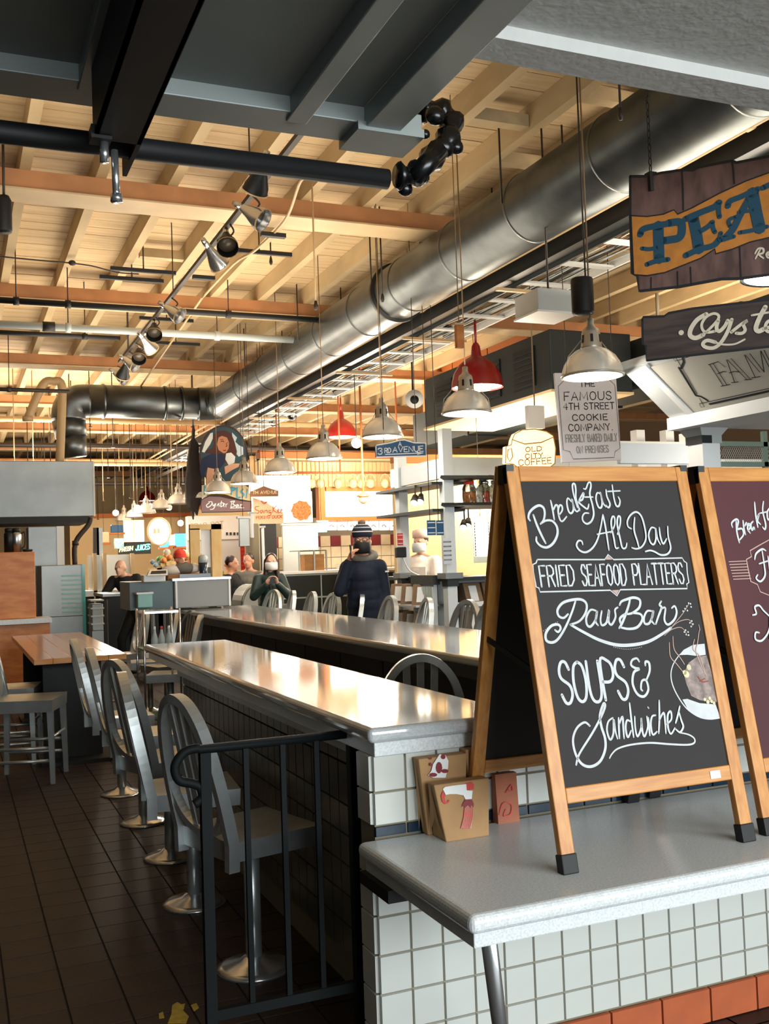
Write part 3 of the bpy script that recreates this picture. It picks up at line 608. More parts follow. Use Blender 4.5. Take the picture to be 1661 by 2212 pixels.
ribbons(b1, pxl(b1, [[(1150, 445), (1160, 560), (1210, 620), (1262, 685)], [(1180, 395), (1190, 500), (1240, 570), (1275, 625)], [(1355, 420), (1345, 500), (1400, 560), (1450, 720)], [(1395, 345), (1380, 450), (1370, 530), (1440, 700)], [(1390, 300), (1400, 345)]], *c2), .0028, off=.0016).build('steam_lines', M['chalkpink'], t1)
mb = MB()
for x, y, r in ((1290, 705, .010), (1310, 648, .0085), (1275, 690, .007), (1440, 910, .005), (1465, 930, .006), (1495, 925, .005), (1480, 900, .005), (1515, 940, .005)): disc(b1, b1.px(c2[0]+x*c2[2], c2[1]+y*c2[2]), r, .002, mb)
mb.build('onion_drawing', M['onion'], t1)
ribbons(b1, pxl(b1, [[(1385, 725), (1420, 765), (1470, 760)], [(1400, 760), (1440, 740)]], *c2), .004, off=.002).build('garnish_drawing', M['chalkred'], t1)
c3 = (1140, 1440, .2769)
L3 = [[(480, 462), (440, 435), (380, 480), (350, 570), (370, 680), (420, 760), (490, 780), (560, 740), (600, 650), (600, 560), (572, 470), (560, 380), (588, 290), (600, 310), (570, 390), (500, 520), (400, 680), (375, 765)]]
L3b = [[(660, 400), (625, 430), (615, 500), (640, 570), (665, 520), (667, 410), (680, 500), (697, 562)], [(705, 400), (708, 480), (712, 560)], [(710, 450), (735, 390), (742, 480), (748, 560)], [(800, 430), (770, 420), (760, 480), (777, 552), (802, 500)], [(790, 285), (805, 420), (822, 550)],
       [(830, 390), (835, 480), (852, 545), (880, 480), (880, 400), (890, 500), (907, 545), (932, 470), (925, 390)], [(937, 400), (942, 470), (948, 537)], [(933, 318), (938, 324)], [(992, 380), (965, 390), (955, 450), (970, 530), (1003, 508)], [(1020, 265), (1022, 400), (1017, 520)], [(1020, 420), (1055, 360), (1067, 440), (1072, 520)],
       [(1080, 450), (1115, 410), (1110, 350), (1086, 380), (1090, 480), (1112, 525), (1142, 480)], [(1180, 310), (1165, 380), (1148, 440)], [(1172, 350), (1192, 420), (1207, 470), (1182, 512), (1150, 490)], [(1180, 515), (1250, 530), (1295, 560), (1295, 595), (1240, 610), (1100, 605), (950, 595), (800, 610), (700, 640), (655, 680), (635, 715)]]
ribbons(b1, pxl(b1, L3, *c3), .0078).build('lettering', M['chalkwhite'], t1)
ribbons(b1, pxl(b1, L3b[:-1], *c3), .0062).build('lettering', M['chalkwhite'], t1)
ribbons(b1, pxl(b1, L3b[-1:], *c3), .0052).build('swash', M['chalkwhite'], t1)
# maroon board (crop 1480,1000 scale .3164)
c4 = (1480, 1000, .3164)
L4 = [[(345, 395), (350, 470), (367, 545)], [(320, 440), (315, 410), (345, 385), (360, 400), (352, 450), (385, 450), (395, 490), (370, 525)], [(392, 395), (398, 450), (408, 490)], [(405, 430), (415, 410), (420, 425)], [(425, 465), (440, 440), (432, 415), (422, 450), (440, 480)], [(460, 400), (445, 420), (452, 460), (465, 440), (470, 455)], [(470, 270), (478, 360), (492, 440)], [(480, 390), (500, 350), (490, 395), (510, 420)], [(530, 265), (525, 330), (545, 420), (540, 455), (525, 440)], [(505, 345), (555, 335)], [(570, 310), (555, 340), (562, 390), (585, 360)],
      [(470, 660), (480, 620), (520, 590), (545, 600)], [(520, 600), (535, 700), (540, 770), (510, 810), (480, 790), (490, 765)], [(500, 690), (560, 670)], [(560, 640), (570, 730)], [(455, 1040), (480, 1030), (470, 985), (500, 975), (530, 1010), (572, 1050)], [(500, 1160), (475, 1160), (475, 1205), (515, 1215), (555, 1170), (572, 1120)], [(572, 1060), (572, 1200)]]
ribbons(b2, pxl(b2, L4, *c4), .0065).build('lettering', M['chalkwhite'], t2)
ribbons(b2, pxl(b2, [[(572, 525), (500, 565), (440, 600), (450, 640), (415, 660), (430, 740), (445, 810), (490, 830), (510, 880), (572, 905)]], *c4), .004, smooth=False).build('scroll_outline', M['chalkpink'], t2)
ribbons(b2, pxl(b2, [[(295+k*5, 675+k*20), (415+k*5, 670+k*20)] for k in range(7)], *c4), .0035, smooth=False).build('ruled_lines', M['chalkpink'], t2)
# ================================================================== PAPER BAGS on the bench
def bag(name, label, x0, x1, y0, y1, z1, tilt=0., fold=True, m='kraft'):
    t = thing(name, label, 'paper bag', ((x0+x1)/2, (y0+y1)/2, BZ))
    d = .012
    MB().hexa([(x0+d, y0, BZ), (x1-d, y0, BZ), (x1-d, y1, BZ), (x0+d, y1, BZ), (x0-d, (y0+y1)/2-.025+tilt, z1), (x1+d*.5, (y0+y1)/2-.025+tilt, z1), (x1+d*.5, (y0+y1)/2+.02+tilt, z1), (x0-d, (y0+y1)/2+.02+tilt, z1)]).build('bag_body', M[m], t, bevel=.004)
    mb = MB().add([(x0-.002, (y0+y1)/2, BZ+.06), (x0-.014, (y0+y1)/2+tilt, z1-.002), (x0-.002, y1-.01, BZ+.01), (x0+.004, y0+.01, BZ+.01)], [(0, 1, 2), (0, 3, 1)])
    mb.build('side_fold', M[m], t)
    return t
A_ = onY(930, 1801, 2.75)
bg1 = bag('paper_bag', 'brown kraft paper bag printed with a striped stocking leg', 1.29, 1.455, 2.69, 2.78, .935)
pg = Plane((1.29, 2.69, BZ), (1, 0, 0), (0, .0183, .163))
cB = (760, 1540, .1806)
def onbag(poly): return [pg.px(cB[0]+x*cB[2], cB[1]+y*cB[2]) for x, y in poly]
patch(pg, onbag([(1085, 910), (1110, 885), (1200, 870), (1365, 850), (1370, 925), (1440, 930), (1430, 1030), (1355, 1035), (1330, 985), (1250, 970), (1170, 970), (1120, 980)]), .002).build('stocking_print', M['white'], bg1)
mb = patch(pg, onbag([(1365, 840), (1430, 825), (1460, 860), (1455, 910), (1370, 925)]), .0025)
patch(pg, onbag([(1085, 930), (1062, 990), (1075, 1060), (1110, 1090), (1150, 1075), (1172, 1045), (1150, 1035), (1140, 1060), (1115, 1055), (1105, 1010), (1115, 985)]), .0025, mb); mb.build('shoe_print', M['red'], bg1)
patch(pg, onbag([(1350, 1035), (1430, 1030), (1455, 1085), (1450, 1130), (1425, 1105), (1410, 1140), (1385, 1100), (1355, 1135), (1330, 1105), (1305, 1130), (1325, 1080)]), .0028).build('frill_print', M['darkred'], bg1)
ribbons(pg, [onbag([(1345+k*15, 1120), (1335+k*16, 1240), (1300+k*17, 1380)]) for k in range(7)], .0022, off=.0028).build('stripe_print', M['red'], bg1)
patch(pg, onbag([(1345, 1110), (1440, 1110), (1425, 1380), (1295, 1380), (1335, 1240)]), .0022).build('stripe_ground', mat('pale_pink_print', '#c99a8a', .7), bg1)
bg2 = bag('paper_bag', 'tall brown kraft bag with a red and white ornament behind the stocking bag', 1.275, 1.42, 2.782, 2.824, 1.0)
pg2 = Plane((1.275, 2.782, BZ), (1, 0, 0), (0, -.004, .23))
def onb2(poly): return [pg2.px(cB[0]+x*cB[2], cB[1]+y*cB[2]) for x, y in poly]
patch(pg2, onb2([(1040, 490), (1110, 500), (1145, 570), (1140, 650), (1110, 770), (960, 770), (900, 740), (940, 690), (960, 610)]), .006).build('ornament_print', M['white'], bg2)
mb = MB()
for c, rx, ry_ in (((1030, 650), 40, 70), ((960, 735), 50, 25), ((1100, 690), 45, 25), ((1080, 520), 30, 30), ((930, 535), 18, 18), ((930, 610), 14, 22)):
    patch(pg2, onb2([(c[0]+rx*math.cos(t*math.pi/5), c[1]+ry_*math.sin(t*math.pi/5)) for t in range(10)]), .0066, mb)
mb.build('ornament_petals', M['darkred'], bg2)
bg3 = bag('paper_bag', 'crumpled dark kraft bag wedged behind the chalkboard leg', 1.435, 1.49, 2.79, 2.826, 1.01)
ms = thing('paper_bag', 'small red-brown paper bag with red swirl under the chalkboard', 'paper bag', (1.6, 2.8, BZ))
mb_ = onY(1068, 1690, 2.805); mc_ = onY(1114, 1690, 2.805)
MB().hexa([(mb_.x, 2.79, BZ), (mc_.x, 2.79, BZ), (mc_.x, 2.825, BZ), (mb_.x, 2.825, BZ), (mb_.x, 2.8, .92), (mc_.x, 2.8, .92), (mc_.x, 2.82, .92), (mb_.x, 2.82, .92)]).build('bag_body', mat('rust_paper', '#a5644a', .8, var=.1), ms)
p3 = Plane((mb_.x, 2.7885, BZ), (1, 0, 0), (0, .01, .148))
ribbons(p3, [[p3.px(x, y) for x, y in ln] for ln in ([(1078, 1760), (1086, 1735), (1104, 1738), (1102, 1758), (1088, 1762), (1092, 1748)], [(1092, 1712), (1104, 1695), (1106, 1708), (1096, 1706)])], .004, off=.003).build('swirl_print', M['red'], ms)
# ================================================================== HANGING PUB SIGNS, upper right
ps = (CAM+ray(1365, 500)*4.7); uS = Vector((.71, -.704, 0))
SP = Plane(ps, uS)
cS = (1340, 330, .19326)
s1 = thing('hanging_sign', 'dark plank sign with ochre banner lettered PEA, cut off at the right edge', 'sign', ps)
out = pxl(SP, [[(110, 265), (290, 262), (460, 225), (700, 190), (810, 195), (870, 165), (1060, 125), (1250, 90), (1300, 110), (1661, 40), (2100, -40), (2100, 1300), (1340, 1405), (1130, 1410), (640, 1500), (210, 1545), (190, 1380), (130, 1350), (110, 700)]], *cS)[0]
MB().prism([SP.p(a, b, 0) for a, b in out][::-1], SP.n*-.03).build('sign_board', M['plum'], s1, recalc=True)
ribbons(SP, [out+[out[0]]], .012, off=.002, smooth=False, taper=False).build('painted_edge', M['ink'], s1)
ribbons(SP, pxl(SP, [[(690, 195), (700, 410), (705, 640)], [(1250, 100), (1265, 200), (1275, 345)], [(345, 1395), (345, 1515)], [(785, 1280), (795, 1480)], [(1335, 1050), (1350, 1390)], [(640, 1330), (645, 1500)]], *cS), .007, off=.0022).build('plank_joint', M['ink'], s1)
ban = [(120, 705), (300, 715), (480, 690), (600, 640), (640, 690), (800, 620), (1100, 460), (1400, 320), (1661, 225), (2100, 80), (2100, 830), (1661, 950), (1450, 1000), (1250, 1080), (1070, 1130), (1060, 1075), (900, 1180), (700, 1260), (500, 1340), (300, 1375), (150, 1360)]
MB().prism([SP.p(a, b, .003) for a, b in pxl(SP, [ban], *cS)[0]][::-1], SP.n*-.002).build('banner', M['ochre'], s1, recalc=True)
bb = pxl(SP, [ban], *cS)[0]; ribbons(SP, [bb+[bb[0]]], .006, off=.0036, smooth=False, taper=False).build('banner_outline', M['ink'], s1)
k = .19326*4.7/F
def W_(w, pts): return {'w': w*k, 'p': [SP.px(cS[0]+x*cS[2], cS[1]+y*cS[2]) for x, y in pts]}
PEA = [W_(115, [(425, 820), (430, 1000), (435, 1190)]), W_(55, [(300, 1250), (400, 1215), (535, 1195)]), W_(70, [(225, 915), (260, 855), (400, 820), (560, 790)]), W_(85, [(540, 790), (670, 780), (690, 870), (660, 950), (560, 975), (480, 985)]), W_(45, [(245, 1072), (330, 1080), (420, 1060)]),
       W_(115, [(815, 730), (850, 900), (880, 1080)]), W_(70, [(730, 745), (900, 670), (1050, 610), (1105, 560)]), W_(50, [(1105, 560), (1100, 650), (1110, 720)]), W_(55, [(880, 890), (980, 830), (1030, 780)]), W_(45, [(1030, 780), (1040, 850), (1060, 890)]), W_(65, [(735, 1150), (880, 1085), (1040, 1040), (1110, 970)]), W_(45, [(1110, 970), (1125, 900)]),
       W_(70, [(1440, 520), (1340, 700), (1260, 860), (1170, 960)]), W_(120, [(1480, 450), (1515, 650), (1560, 850)]), W_(40, [(1330, 668), (1490, 645)]), W_(60, [(1205, 600), (1230, 545), (1350, 495), (1540, 410)]), W_(40, [(1290, 720), (1215, 760), (1230, 825)]), W_(45, [(1340, 895), (1480, 870), (1640, 830)]), W_(45, [(1120, 985), (1270, 940)]),
       W_(115, [(1740, 330), (1760, 540), (1790, 760)]), W_(60, [(1600, 395), (1700, 350), (1830, 300)]), W_(70, [(1830, 310), (1930, 330), (1900, 450), (1800, 500)])]
ribbons(SP, PEA, 1, off=.0045, taper=False).build('lettering', M['petrol'], s1)
ribbons(SP, pxl(SP, [[(1505, 1130), (1540, 1075), (1595, 1075), (1595, 1120), (1550, 1140), (1600, 1182)], [(1562, 1085), (1510, 1185)], [(1640, 1155), (1665, 1135), (1655, 1112), (1632, 1140), (1650, 1175), (1680, 1165)]], *cS), .009, off=.003).build('small_lettering', M['signcream'], s1)
# chain of this sign
def chain(par, a, b, r=.012, step=.032):
    a, b = Vector(a), Vector(b); n = max(2, int((b-a).length/step)); lm = None
    for i in range(n):
        c = a.lerp(b, (i+.5)/n); e = i % 2
        pts = [(math.cos(t)*r*.6*(1-e), math.cos(t)*r*.6*e, math.sin(t)*step*.62) for t in [2*math.pi*j/10 for j in range(10)]]
        if i < 2:
            me = MB().tube(pts, .0028, 6, closed=True).mesh('chain_link'); me.materials.append(M['darksteel']); lm = (lm or [])+[me]
        o = link('chain_link', lm[e], None, par); o.location = c-org(par)
ca = SP.p(*SP.px(1405, 385), -.015); chain(s1, ca, ca+Vector((0, 0, .62)))
MB().box(ca+Vector((-.02, -.02, -.06)), ca+Vector((.02, .02, .03))).build('hanger_clamp', M['black'], s1)
SP2 = Plane(ps, uS); cO = (1340, 600, .19326)
s2 = thing('hanging_sign', 'dark plank sign in script reading Oyste, below the ochre banner sign', 'sign', SP.p(.2, -.4))
out = pxl(SP, [[(245, 470), (255, 440), (490, 430), (540, 395), (800, 345), (1661, 245), (2100, 190), (2100, 700), (1661, 770), (900, 855), (290, 925), (285, 760), (250, 740)]], *cO)[0]
MB().prism([SP.p(a, b, 0) for a, b in out][::-1], SP.n*-.03).build('sign_board', M['plumdark'], s2, recalc=True)
ribbons(SP, [out+[out[0]]], .010, off=.002, smooth=False, taper=False).build('painted_edge', M['ink'], s2)
OY = [{'w': .02, 'p': pxl(SP, [[(960, 410), (860, 470), (790, 570), (780, 645), (840, 675), (925, 640)]], *cO)[0]}, {'w': .012, 'p': pxl(SP, [[(925, 640), (1010, 560), (1090, 470), (1095, 420), (1040, 402), (960, 440), (910, 520), (925, 590), (980, 612), (1060, 598)]], *cO)[0]},
      {'w': .016, 'p': pxl(SP, [[(1095, 480), (1075, 560), (1105, 600), (1165, 545), (1200, 480)]], *cO)[0]}, {'w': .016, 'p': pxl(SP, [[(1245, 470), (1200, 600), (1125, 725), (1045, 785), (955, 778), (922, 740), (970, 702), (1060, 722)]], *cO)[0]}, {'w': .008, 'p': pxl(SP, [[(1060, 722), (1150, 748), (1280, 742), (1390, 690)]], *cO)[0]},
      {'w': .014, 'p': pxl(SP, [[(1240, 610), (1340, 530), (1420, 480), (1375, 520), (1395, 585), (1360, 622), (1295, 622)]], *cO)[0]}, {'w': .02, 'p': pxl(SP, [[(1620, 330), (1560, 440), (1515, 560), (1545, 600), (1610, 570)]], *cO)[0]}, {'w': .009, 'p': pxl(SP, [[(1470, 422), (1661, 388)]], *cO)[0]},
      {'w': .014, 'p': pxl(SP, [[(1610, 570), (1690, 540), (1690, 480), (1640, 500), (1620, 560), (1655, 605), (1720, 570)]], *cO)[0]}]
ribbons(SP, OY, 1, off=.003, taper=False).build('script_lettering', M['signcream'], s2)
disc(SP, SP.px(1340+680*.19326, 600+615*.19326), .012, .003).build('dot', M['signcream'], s2)
r0 = SP.p(*SP.px(1418, 632), -.015); r1_ = SP.p(*SP.px(1420, 700), -.015)
MB().tube([r0, r1_], .008, 8).build('rope', M['pipecream'], s2)
# shaded lamp tucked behind the banner sign
lc = CAM+ray(1690, 598)*5.3
dl = thing('dome_lamp', 'dark enamel dome lamp with bright white opening at the right edge', 'lamp', lc)
dl_p = [(.21, 0), (.2, .03), (.17, .1), (.1, .16), (.05, .2), (.03, .26)]
MB().lathe(dl_p, 28, lc, cap=False).build('shade', M['darksteel'], dl); MB().lathe([(.19, .004), (.0, .005)], 28, lc, cap=False).build('diffuser', M['tubelight'], dl)
MB().tube([lc+Vector((0, 0, .25)), (lc.x, lc.y, DZ)], .008, 6).build('stem', M['rod'], dl)
# ================================================================== FAMOUS fascia stall (runs along the aisle at right)
XF, XT = 4.6, 4.22
B0 = onX(1446, 905, XF); T0 = onX(1347, 800, XT)
zb_f, zt_f, yE = B0.z, T0.z, (B0.y+T0.y)/2
fs_ = thing('stall_canopy', 'white flared stall fascia with black art deco frame lettered FAM', 'stall', (XF, yE-1.2, 2.2))
PF = Plane((XF, yE, zb_f), (0, -1, 0), (XT-XF, 0, zt_f-zb_f))
Lf = math.hypot(XT-XF, zt_f-zb_f)
MB().hexa([(XF, .6, zb_f), (XF+.6, .6, zb_f), (XF+.6, yE, zb_f), (XF, yE, zb_f), (XT, .6, zt_f), (XF+.6, .6, zt_f), (XF+.6, yE, zt_f), (XT, yE, zt_f)]).build('fascia', M['greywall'], fs_)
pa = PF.px(1508, 892)[0]-.02
MB().hexa([PF.p(pa, .02, 0), PF.p(4.2, .02, 0), PF.p(4.2, Lf-.03, 0), PF.p(pa, Lf-.03, 0), PF.p(pa, .02, .012), PF.p(4.2, .02, .012), PF.p(4.2, Lf-.03, .012), PF.p(pa, Lf-.03, .012)]).build('sign_panel', M['ivory'], fs_)
MB().hexa([PF.p(pa-.06, 0, 0), PF.p(pa, 0, 0), PF.p(pa, Lf, 0), PF.p(pa-.06, Lf, 0), PF.p(pa-.06, 0, .022), PF.p(pa, 0, .022), PF.p(pa, Lf, .022), PF.p(pa-.06, Lf, .022)]).build('moulding', M['white'], fs_)
MB().box((XF-.03, .6, zb_f-.085), (XF+.3, yE+.0, zb_f)).build('lower_rim', M['white'], fs_)
MB().box((XT-.03, .6, zt_f), (XF+.6, yE+.02, zt_f+.05)).build('top_rim', M['white'], fs_)
MB().box((XF+.1, .6, zb_f-.06), (8.5, yE, zb_f-.03)).build('stall_ceiling', M['white'], fs_)
PF.o = PF.p(0, 0, .0125)
fm = lambda lns: pxl(PF, lns, *cO)
ribbons(PF, fm([[(655, 1005), (845, 1315)], [(845, 1315), (900, 1325), (975, 1370)], [(1000, 1410), (1661, 1265), (2300, 1125)], [(690, 870), (710, 940), (680, 1010)]]), .016, smooth=False, taper=False).build('frame_line', M['ink'], fs_)
ribbons(PF, fm([[(620, 890), (860, 1295)], [(885, 1345), (940, 1440), (900, 1445), (885, 1405), (935, 1395), (1661, 1235), (2300, 1095)], [(590, 890), (610, 930), (690, 910)], [(720, 895), (830, 860)]]), .005, smooth=False, taper=False).build('frame_line', M['ink'], fs_)
ribbons(PF, fm([[(1000, 970), (1150, 1205)], [(1040, 960), (1190, 1195)], [(1125, 1210), (1225, 1190)], [(985, 970), (1095, 935), (1170, 995)], [(1090, 1070), (1150, 1045), (1180, 1050)], [(1190, 915), (1280, 1170)], [(1200, 915), (1420, 1140)], [(1240, 900), (1455, 1130)], [(1220, 1060), (1270, 1045), (1330, 1050)], [(1245, 1170), (1320, 1160)], [(1390, 1140), (1470, 1130)], [(1390, 860), (1510, 1110)], [(1450, 845), (1610, 1050)], [(1400, 860), (1560, 1050)], [(1470, 1115), (1565, 1100)], [(1610, 1050), (1570, 815)], [(1575, 815), (1700, 1060)], [(1610, 805), (1730, 1050)]]), .006, smooth=False, taper=False).build('lettering', M['ink'], fs_)
for nm, x0, y0, x1, y1, m in (('capital', 1487, 927, 1517, 960, 'black'), ('capital', 1515, 920, 1549, 958, 'greybox'), ('shaft', 1496, 958, 1520, 1300, 'greywall'), ('shaft', 1517, 957, 1547, 1300, 'white')):
    pass
pc = onY(1518, 940, yE-.1)
po = thing('stall_post', 'white square post with black capital under the white fascia', 'post', (pc.x+.05, yE-.1, 0))
MB().box((pc.x-.075, yE-.18, 0), (pc.x+.075, yE-.03, 2.5)).build('shaft', M['white'], po)
zc0 = onY(1518, 957, yE-.18).z; zc1 = zb_f-.085
MB().box((pc.x-.085, yE-.19, zc0), (pc.x+.0, yE-.02, zc1-.05)).build('capital', M['black'], po); MB().box((pc.x, yE-.19, zc0), (pc.x+.085, yE-.02, zc1-.05)).build('capital_front', M['greybox'], po)
MB().hexa([(pc.x-.085, yE-.19, zc1-.05), (pc.x+.085, yE-.19, zc1-.05), (pc.x+.085, yE-.02, zc1-.05), (pc.x-.085, yE-.02, zc1-.05), (pc.x-.12, yE-.22, zc1), (pc.x+.12, yE-.22, zc1), (pc.x+.12, yE, zc1), (pc.x-.12, yE, zc1)]).build('flare', M['greywall'], po)
# wire mesh panel right of the post
mp_ = thing('wire_mesh_panel', 'green framed wire mesh panel right of the white post', 'mesh panel', onY(1600, 985, yE+.3))
a, b = onY(1549, 958, yE+.3), onY(1700, 1003, yE+.3); Ym = yE+.3
for z in (a.z, b.z): MB().box((a.x, Ym, z-.018), (b.x, Ym+.03, z+.018)).build('rail', mat('sage_green_metal', '#71867c', .5), mp_)
x6 = onY(1655, 980, Ym).x; MB().box((x6-.02, Ym, b.z-.1), (x6+.02, Ym+.03, a.z+.1)).build('stile', MATS['sage_green_metal'], mp_)
mb = MB(); hgt = a.z-b.z; kx = int((b.x-a.x)/.02)
for i in range(-6, kx):
    for sg in (1, -1):
        xs0 = a.x+i*.02; q0 = Vector((xs0, Ym+.01, b.z)); q1 = Vector((xs0+sg*hgt*.6, Ym+.01, a.z))
        if min(q0.x, q1.x) < a.x or max(q0.x, q1.x) > b.x: continue
        mb.beam(q0, q1, .002, .002, (0, 1, 0))
mb.build('wire_mesh', M['greybox'], mp_)['kind'] = 'stuff'
# cookie company hanging sign
Yc = 7.6
cs = thing('cookie_sign', 'white hanging sign in art deco lettering reading The Famous 4th Street Cookie Company', 'sign', onY(1272, 905, Yc))
PC = Plane(onY(1272, 905, Yc), Vector((.96, -.1, 0)))
cE = (1061, 300, .36123)
ou = pxl(PC, [[(380, 1400), (745, 1400), (778, 1920), (425, 1935)]], *cE)[0]
MB().prism([PC.p(a, b, 0) for a, b in ou], PC.n*-.03).build('sign_board', mat('pale_sign_white', '#d6d2d6', .5), cs, recalc=True)
T = lambda s, q: ribbons(PC, textlines(s, pxl(PC, [q], *cE)[0], .35), .009, smooth=False, taper=False)
T('THE', [(530, 1482), (618, 1480), (616, 1448), (528, 1450)]).build('lettering', M['ink'], cs)
T('FAMOUS', [(437, 1565), (718, 1558), (716, 1510), (435, 1515)]).build('lettering', M['ink'], cs)
T('4TH STREET', [(432, 1620), (735, 1614), (732, 1576), (430, 1582)]).build('lettering', M['ink'], cs)
T('COOKIE', [(487, 1685), (695, 1680), (692, 1645), (485, 1650)]).build('lettering', M['ink'], cs)
T('COMPANY.', [(465, 1748), (728, 1740), (722, 1702), (462, 1708)]).build('lettering', M['ink'], cs)
T('FRESHLY BAKED DAILY', [(447, 1815), (752, 1805), (748, 1762), (443, 1770)]).build('lettering', M['softink'], cs)
T('ON PREMISES', [(512, 1880), (702, 1873), (698, 1832), (508, 1840)]).build('lettering', M['softink'], cs)
ribbons(PC, pxl(PC, [[(400, 1480), (412, 1640), (430, 1860), (470, 1870), (490, 1915), (735, 1905), (740, 1870), (770, 1850), (758, 1700), (738, 1470), (705, 1440), (440, 1440), (400, 1480)]], *cE), .005, smooth=False, taper=False).build('frame_line', M['ink'], cs)
ht = PC.p(*PC.px(1225, 806), -.015); ht2 = PC.p(*PC.px(1325, 806), -.015)
for h in (ht, ht2): MB().tube([h, (h.x, h.y, DZ)], .004, 6).build('hanger_wire', M['rod'], cs)
# lit coffee mug sign
Yg = 8.4; PM = Plane(onY(1150, 965, Yg), (1, 0, 0)); cg = thing('mug_sign', 'lit cream coffee mug sign reading Old City Coffee', 'sign', onY(1150, 965, Yg))
mo = pxl(PM, [[(125, 1800), (140, 1765), (185, 1740), (260, 1735), (330, 1750), (370, 1775), (385, 1850), (380, 1940), (350, 1965), (160, 1965), (130, 1945), (85, 1940), (88, 1840), (120, 1830)]], *cE)[0]
MB().prism([PM.p(a, b, 0) for a, b in mo][::-1], PM.n*-.06).build('mug_panel', M['mugglow'], cg, recalc=True)
ribbons(PM, [mo+[mo[0]]]+pxl(PM, [[(130, 1800), (200, 1825), (300, 1815), (368, 1785)], [(100, 1860), (120, 1850), (128, 1900), (110, 1930), (95, 1900), (100, 1860)]], *cE), .012, smooth=False).build('outline', mat('ochre_line', '#c78a2c', .6), cg)
for s, q in (('OLD', [(205, 1872), (300, 1865), (300, 1838), (205, 1845)]), ('CITY', [(205, 1912), (308, 1905), (306, 1878), (203, 1886)]), ('COFFEE', [(165, 1955), (360, 1940), (356, 1905), (163, 1920)])):
    ribbons(PM, textlines(s, pxl(PM, [q], *cE)[0], .35), .010, smooth=False, taper=False).build('lettering', mat('ochre_line', '#c78a2c', .6), cg)
h = PM.p(*PM.px(1160, 925), -.03); MB().tube([h, (h.x, h.y, DZ)], .006, 6).build('hanger_wire', M['cord'], cg)
MB().box(h+Vector((-.09, -.03, 0)), h+Vector((.09, .03, .22))).build('driver_box', M['white'], cg)
# ================================================================== LAMPS
def make_lamp(label, loc):
    t = thing('pendant_lamp', label, 'lamp', loc, 'silver pendant lamps over the counter aisle', 1e-6)
    MB().lathe([(.205, 0), (.2, .035), (.185, .08), (.155, .13), (.11, .17), (.065, .19)], 56, cap=False, rib=.02).build('reflector', M['lampglass'], t)
    MB().lathe([(.185, .02), (.16, .09), (.1, .15), (.05, .17)], 32, cap=False).build('liner', M['lampglass'], t)
    mb = MB().lathe([(.198, -.008), (.214, -.006), (.214, .008), (.2, .01), (.198, -.008)], 40, cap=False); mb.build('rim', M['lampmetal'], t)
    h = MB().lathe([(.075, .18), (.07, .2), (.062, .29), (.055, .315), (.03, .335), (.024, .355), (.024, .39), (.01, .395)], 20).build('housing', M['lampmetal'], t)
    for k in range(6):
        a = k*math.pi/3
        MB().beam((.066*math.cos(a), .066*math.sin(a), .222), (.061*math.cos(a), .061*math.sin(a), .275), .018, .008, (math.cos(a), math.sin(a), 0)).build('vent_slot', M['black'], h)
    for s in (1, -1): MB().tube([(s*.212, 0, .0), (s*.19, 0, .12), (s*.07, 0, .25)], .003, 6).build('wire_bracket', M['lampmetal'], t)
    MB().ell((0, 0, .075), .035, .035, .05).build('bulb', mat('dim_bulb', '#fff1d8', .4, emit='#ffe9c8', estr=1.5), t)
    MB().tube([(0, 0, .39), (0, 0, DZ-loc[2])], .0055, 6).build('cord', M['cord'], t)
    return t
pl0 = None; rl0 = []
lampx = [(1280, 812), (1008, 892), (826, 943), (700, 990), (605, 1020), (528, 1044), (470, 1063), (422, 1076), (385, 1088), (349, 1098), (316, 1108), (290, 1117), (268, 1125)]
lampl = ['in front of the cookie sign', 'overlapping the nearest red dome lamp', 'above the blue street sign', 'overlapping the second red dome lamp', 'left of the lit menu board', 'beside the painted lady sign', 'in front of the painted lady sign', 'just left of the painted lady sign', 'ninth in the row', 'tenth in the row', 'eleventh in the row', 'twelfth in the row', 'farthest in the row']
for (x, y), l in zip(lampx, lampl):
    p = onX(x, y, 4.0); p.z = min(p.z, 3.0)
    l = 'silver ribbed glass pendant lamp, '+l
    if len(rl0) < 8: rl0.append(1); lamp('POINT', 'pendant_light', p+Vector((0, 0, -.03)), 24, (1, .93, .83), .12)
    if pl0 is None: pl0 = make_lamp(l, tuple(p))
    else: copytree(pl0, p, random.uniform(0, 3), l)
# lamp cords are cut to one length: longer drop is hidden above the deck
rl_ = []
for (x, y, w, l) in ((1031, 838, 112, 'big red dome lamp nearest the dark air unit'), (738, 945, 66, 'big dull red dome lamp behind the silver lamps'), (560, 1012, 46, 'red dome lamp above the bright food sign'), (318, 1082, 36, 'small far red dome lamp at left')):
    d = .57*F/w; c = CAM+ray(x, y)*d
    t = thing('red_dome_lamp', l, 'lamp', c, 'red dome lamps', 1e-6); t.scale = (1.24, 1.24, 1.24)
    MB().lathe([(.23, 0), (.226, .05), (.207, .125), (.16, .205), (.09, .26), (.046, .285), (.038, .37), (.022, .4)], 32, cap=False).build('shade', M['redlamp'], t)
    MB().lathe([(.22, .012), (.19, .11), (.14, .2), (.0, .23)], 32, cap=False).build('inner_shade', mat('white_enamel', '#f2ede2', .5), t)
    MB().ell((0, 0, .07), .055, .055, .08).build('bulb', M['bulb'], t)
    MB().tube([(0, 0, .39), (0, 0, .6)], .012, 8).build('stem', M['redlamp'], t)
    MB().tube([(0, 0, .6), (0, 0, (DZ-c.z)/1.24)], .006, 8).build('rod', M['rod'], t)
    lamp('POINT', 'dome_light', c+Vector((0, 0, .02)), 40, WARM2, .1)
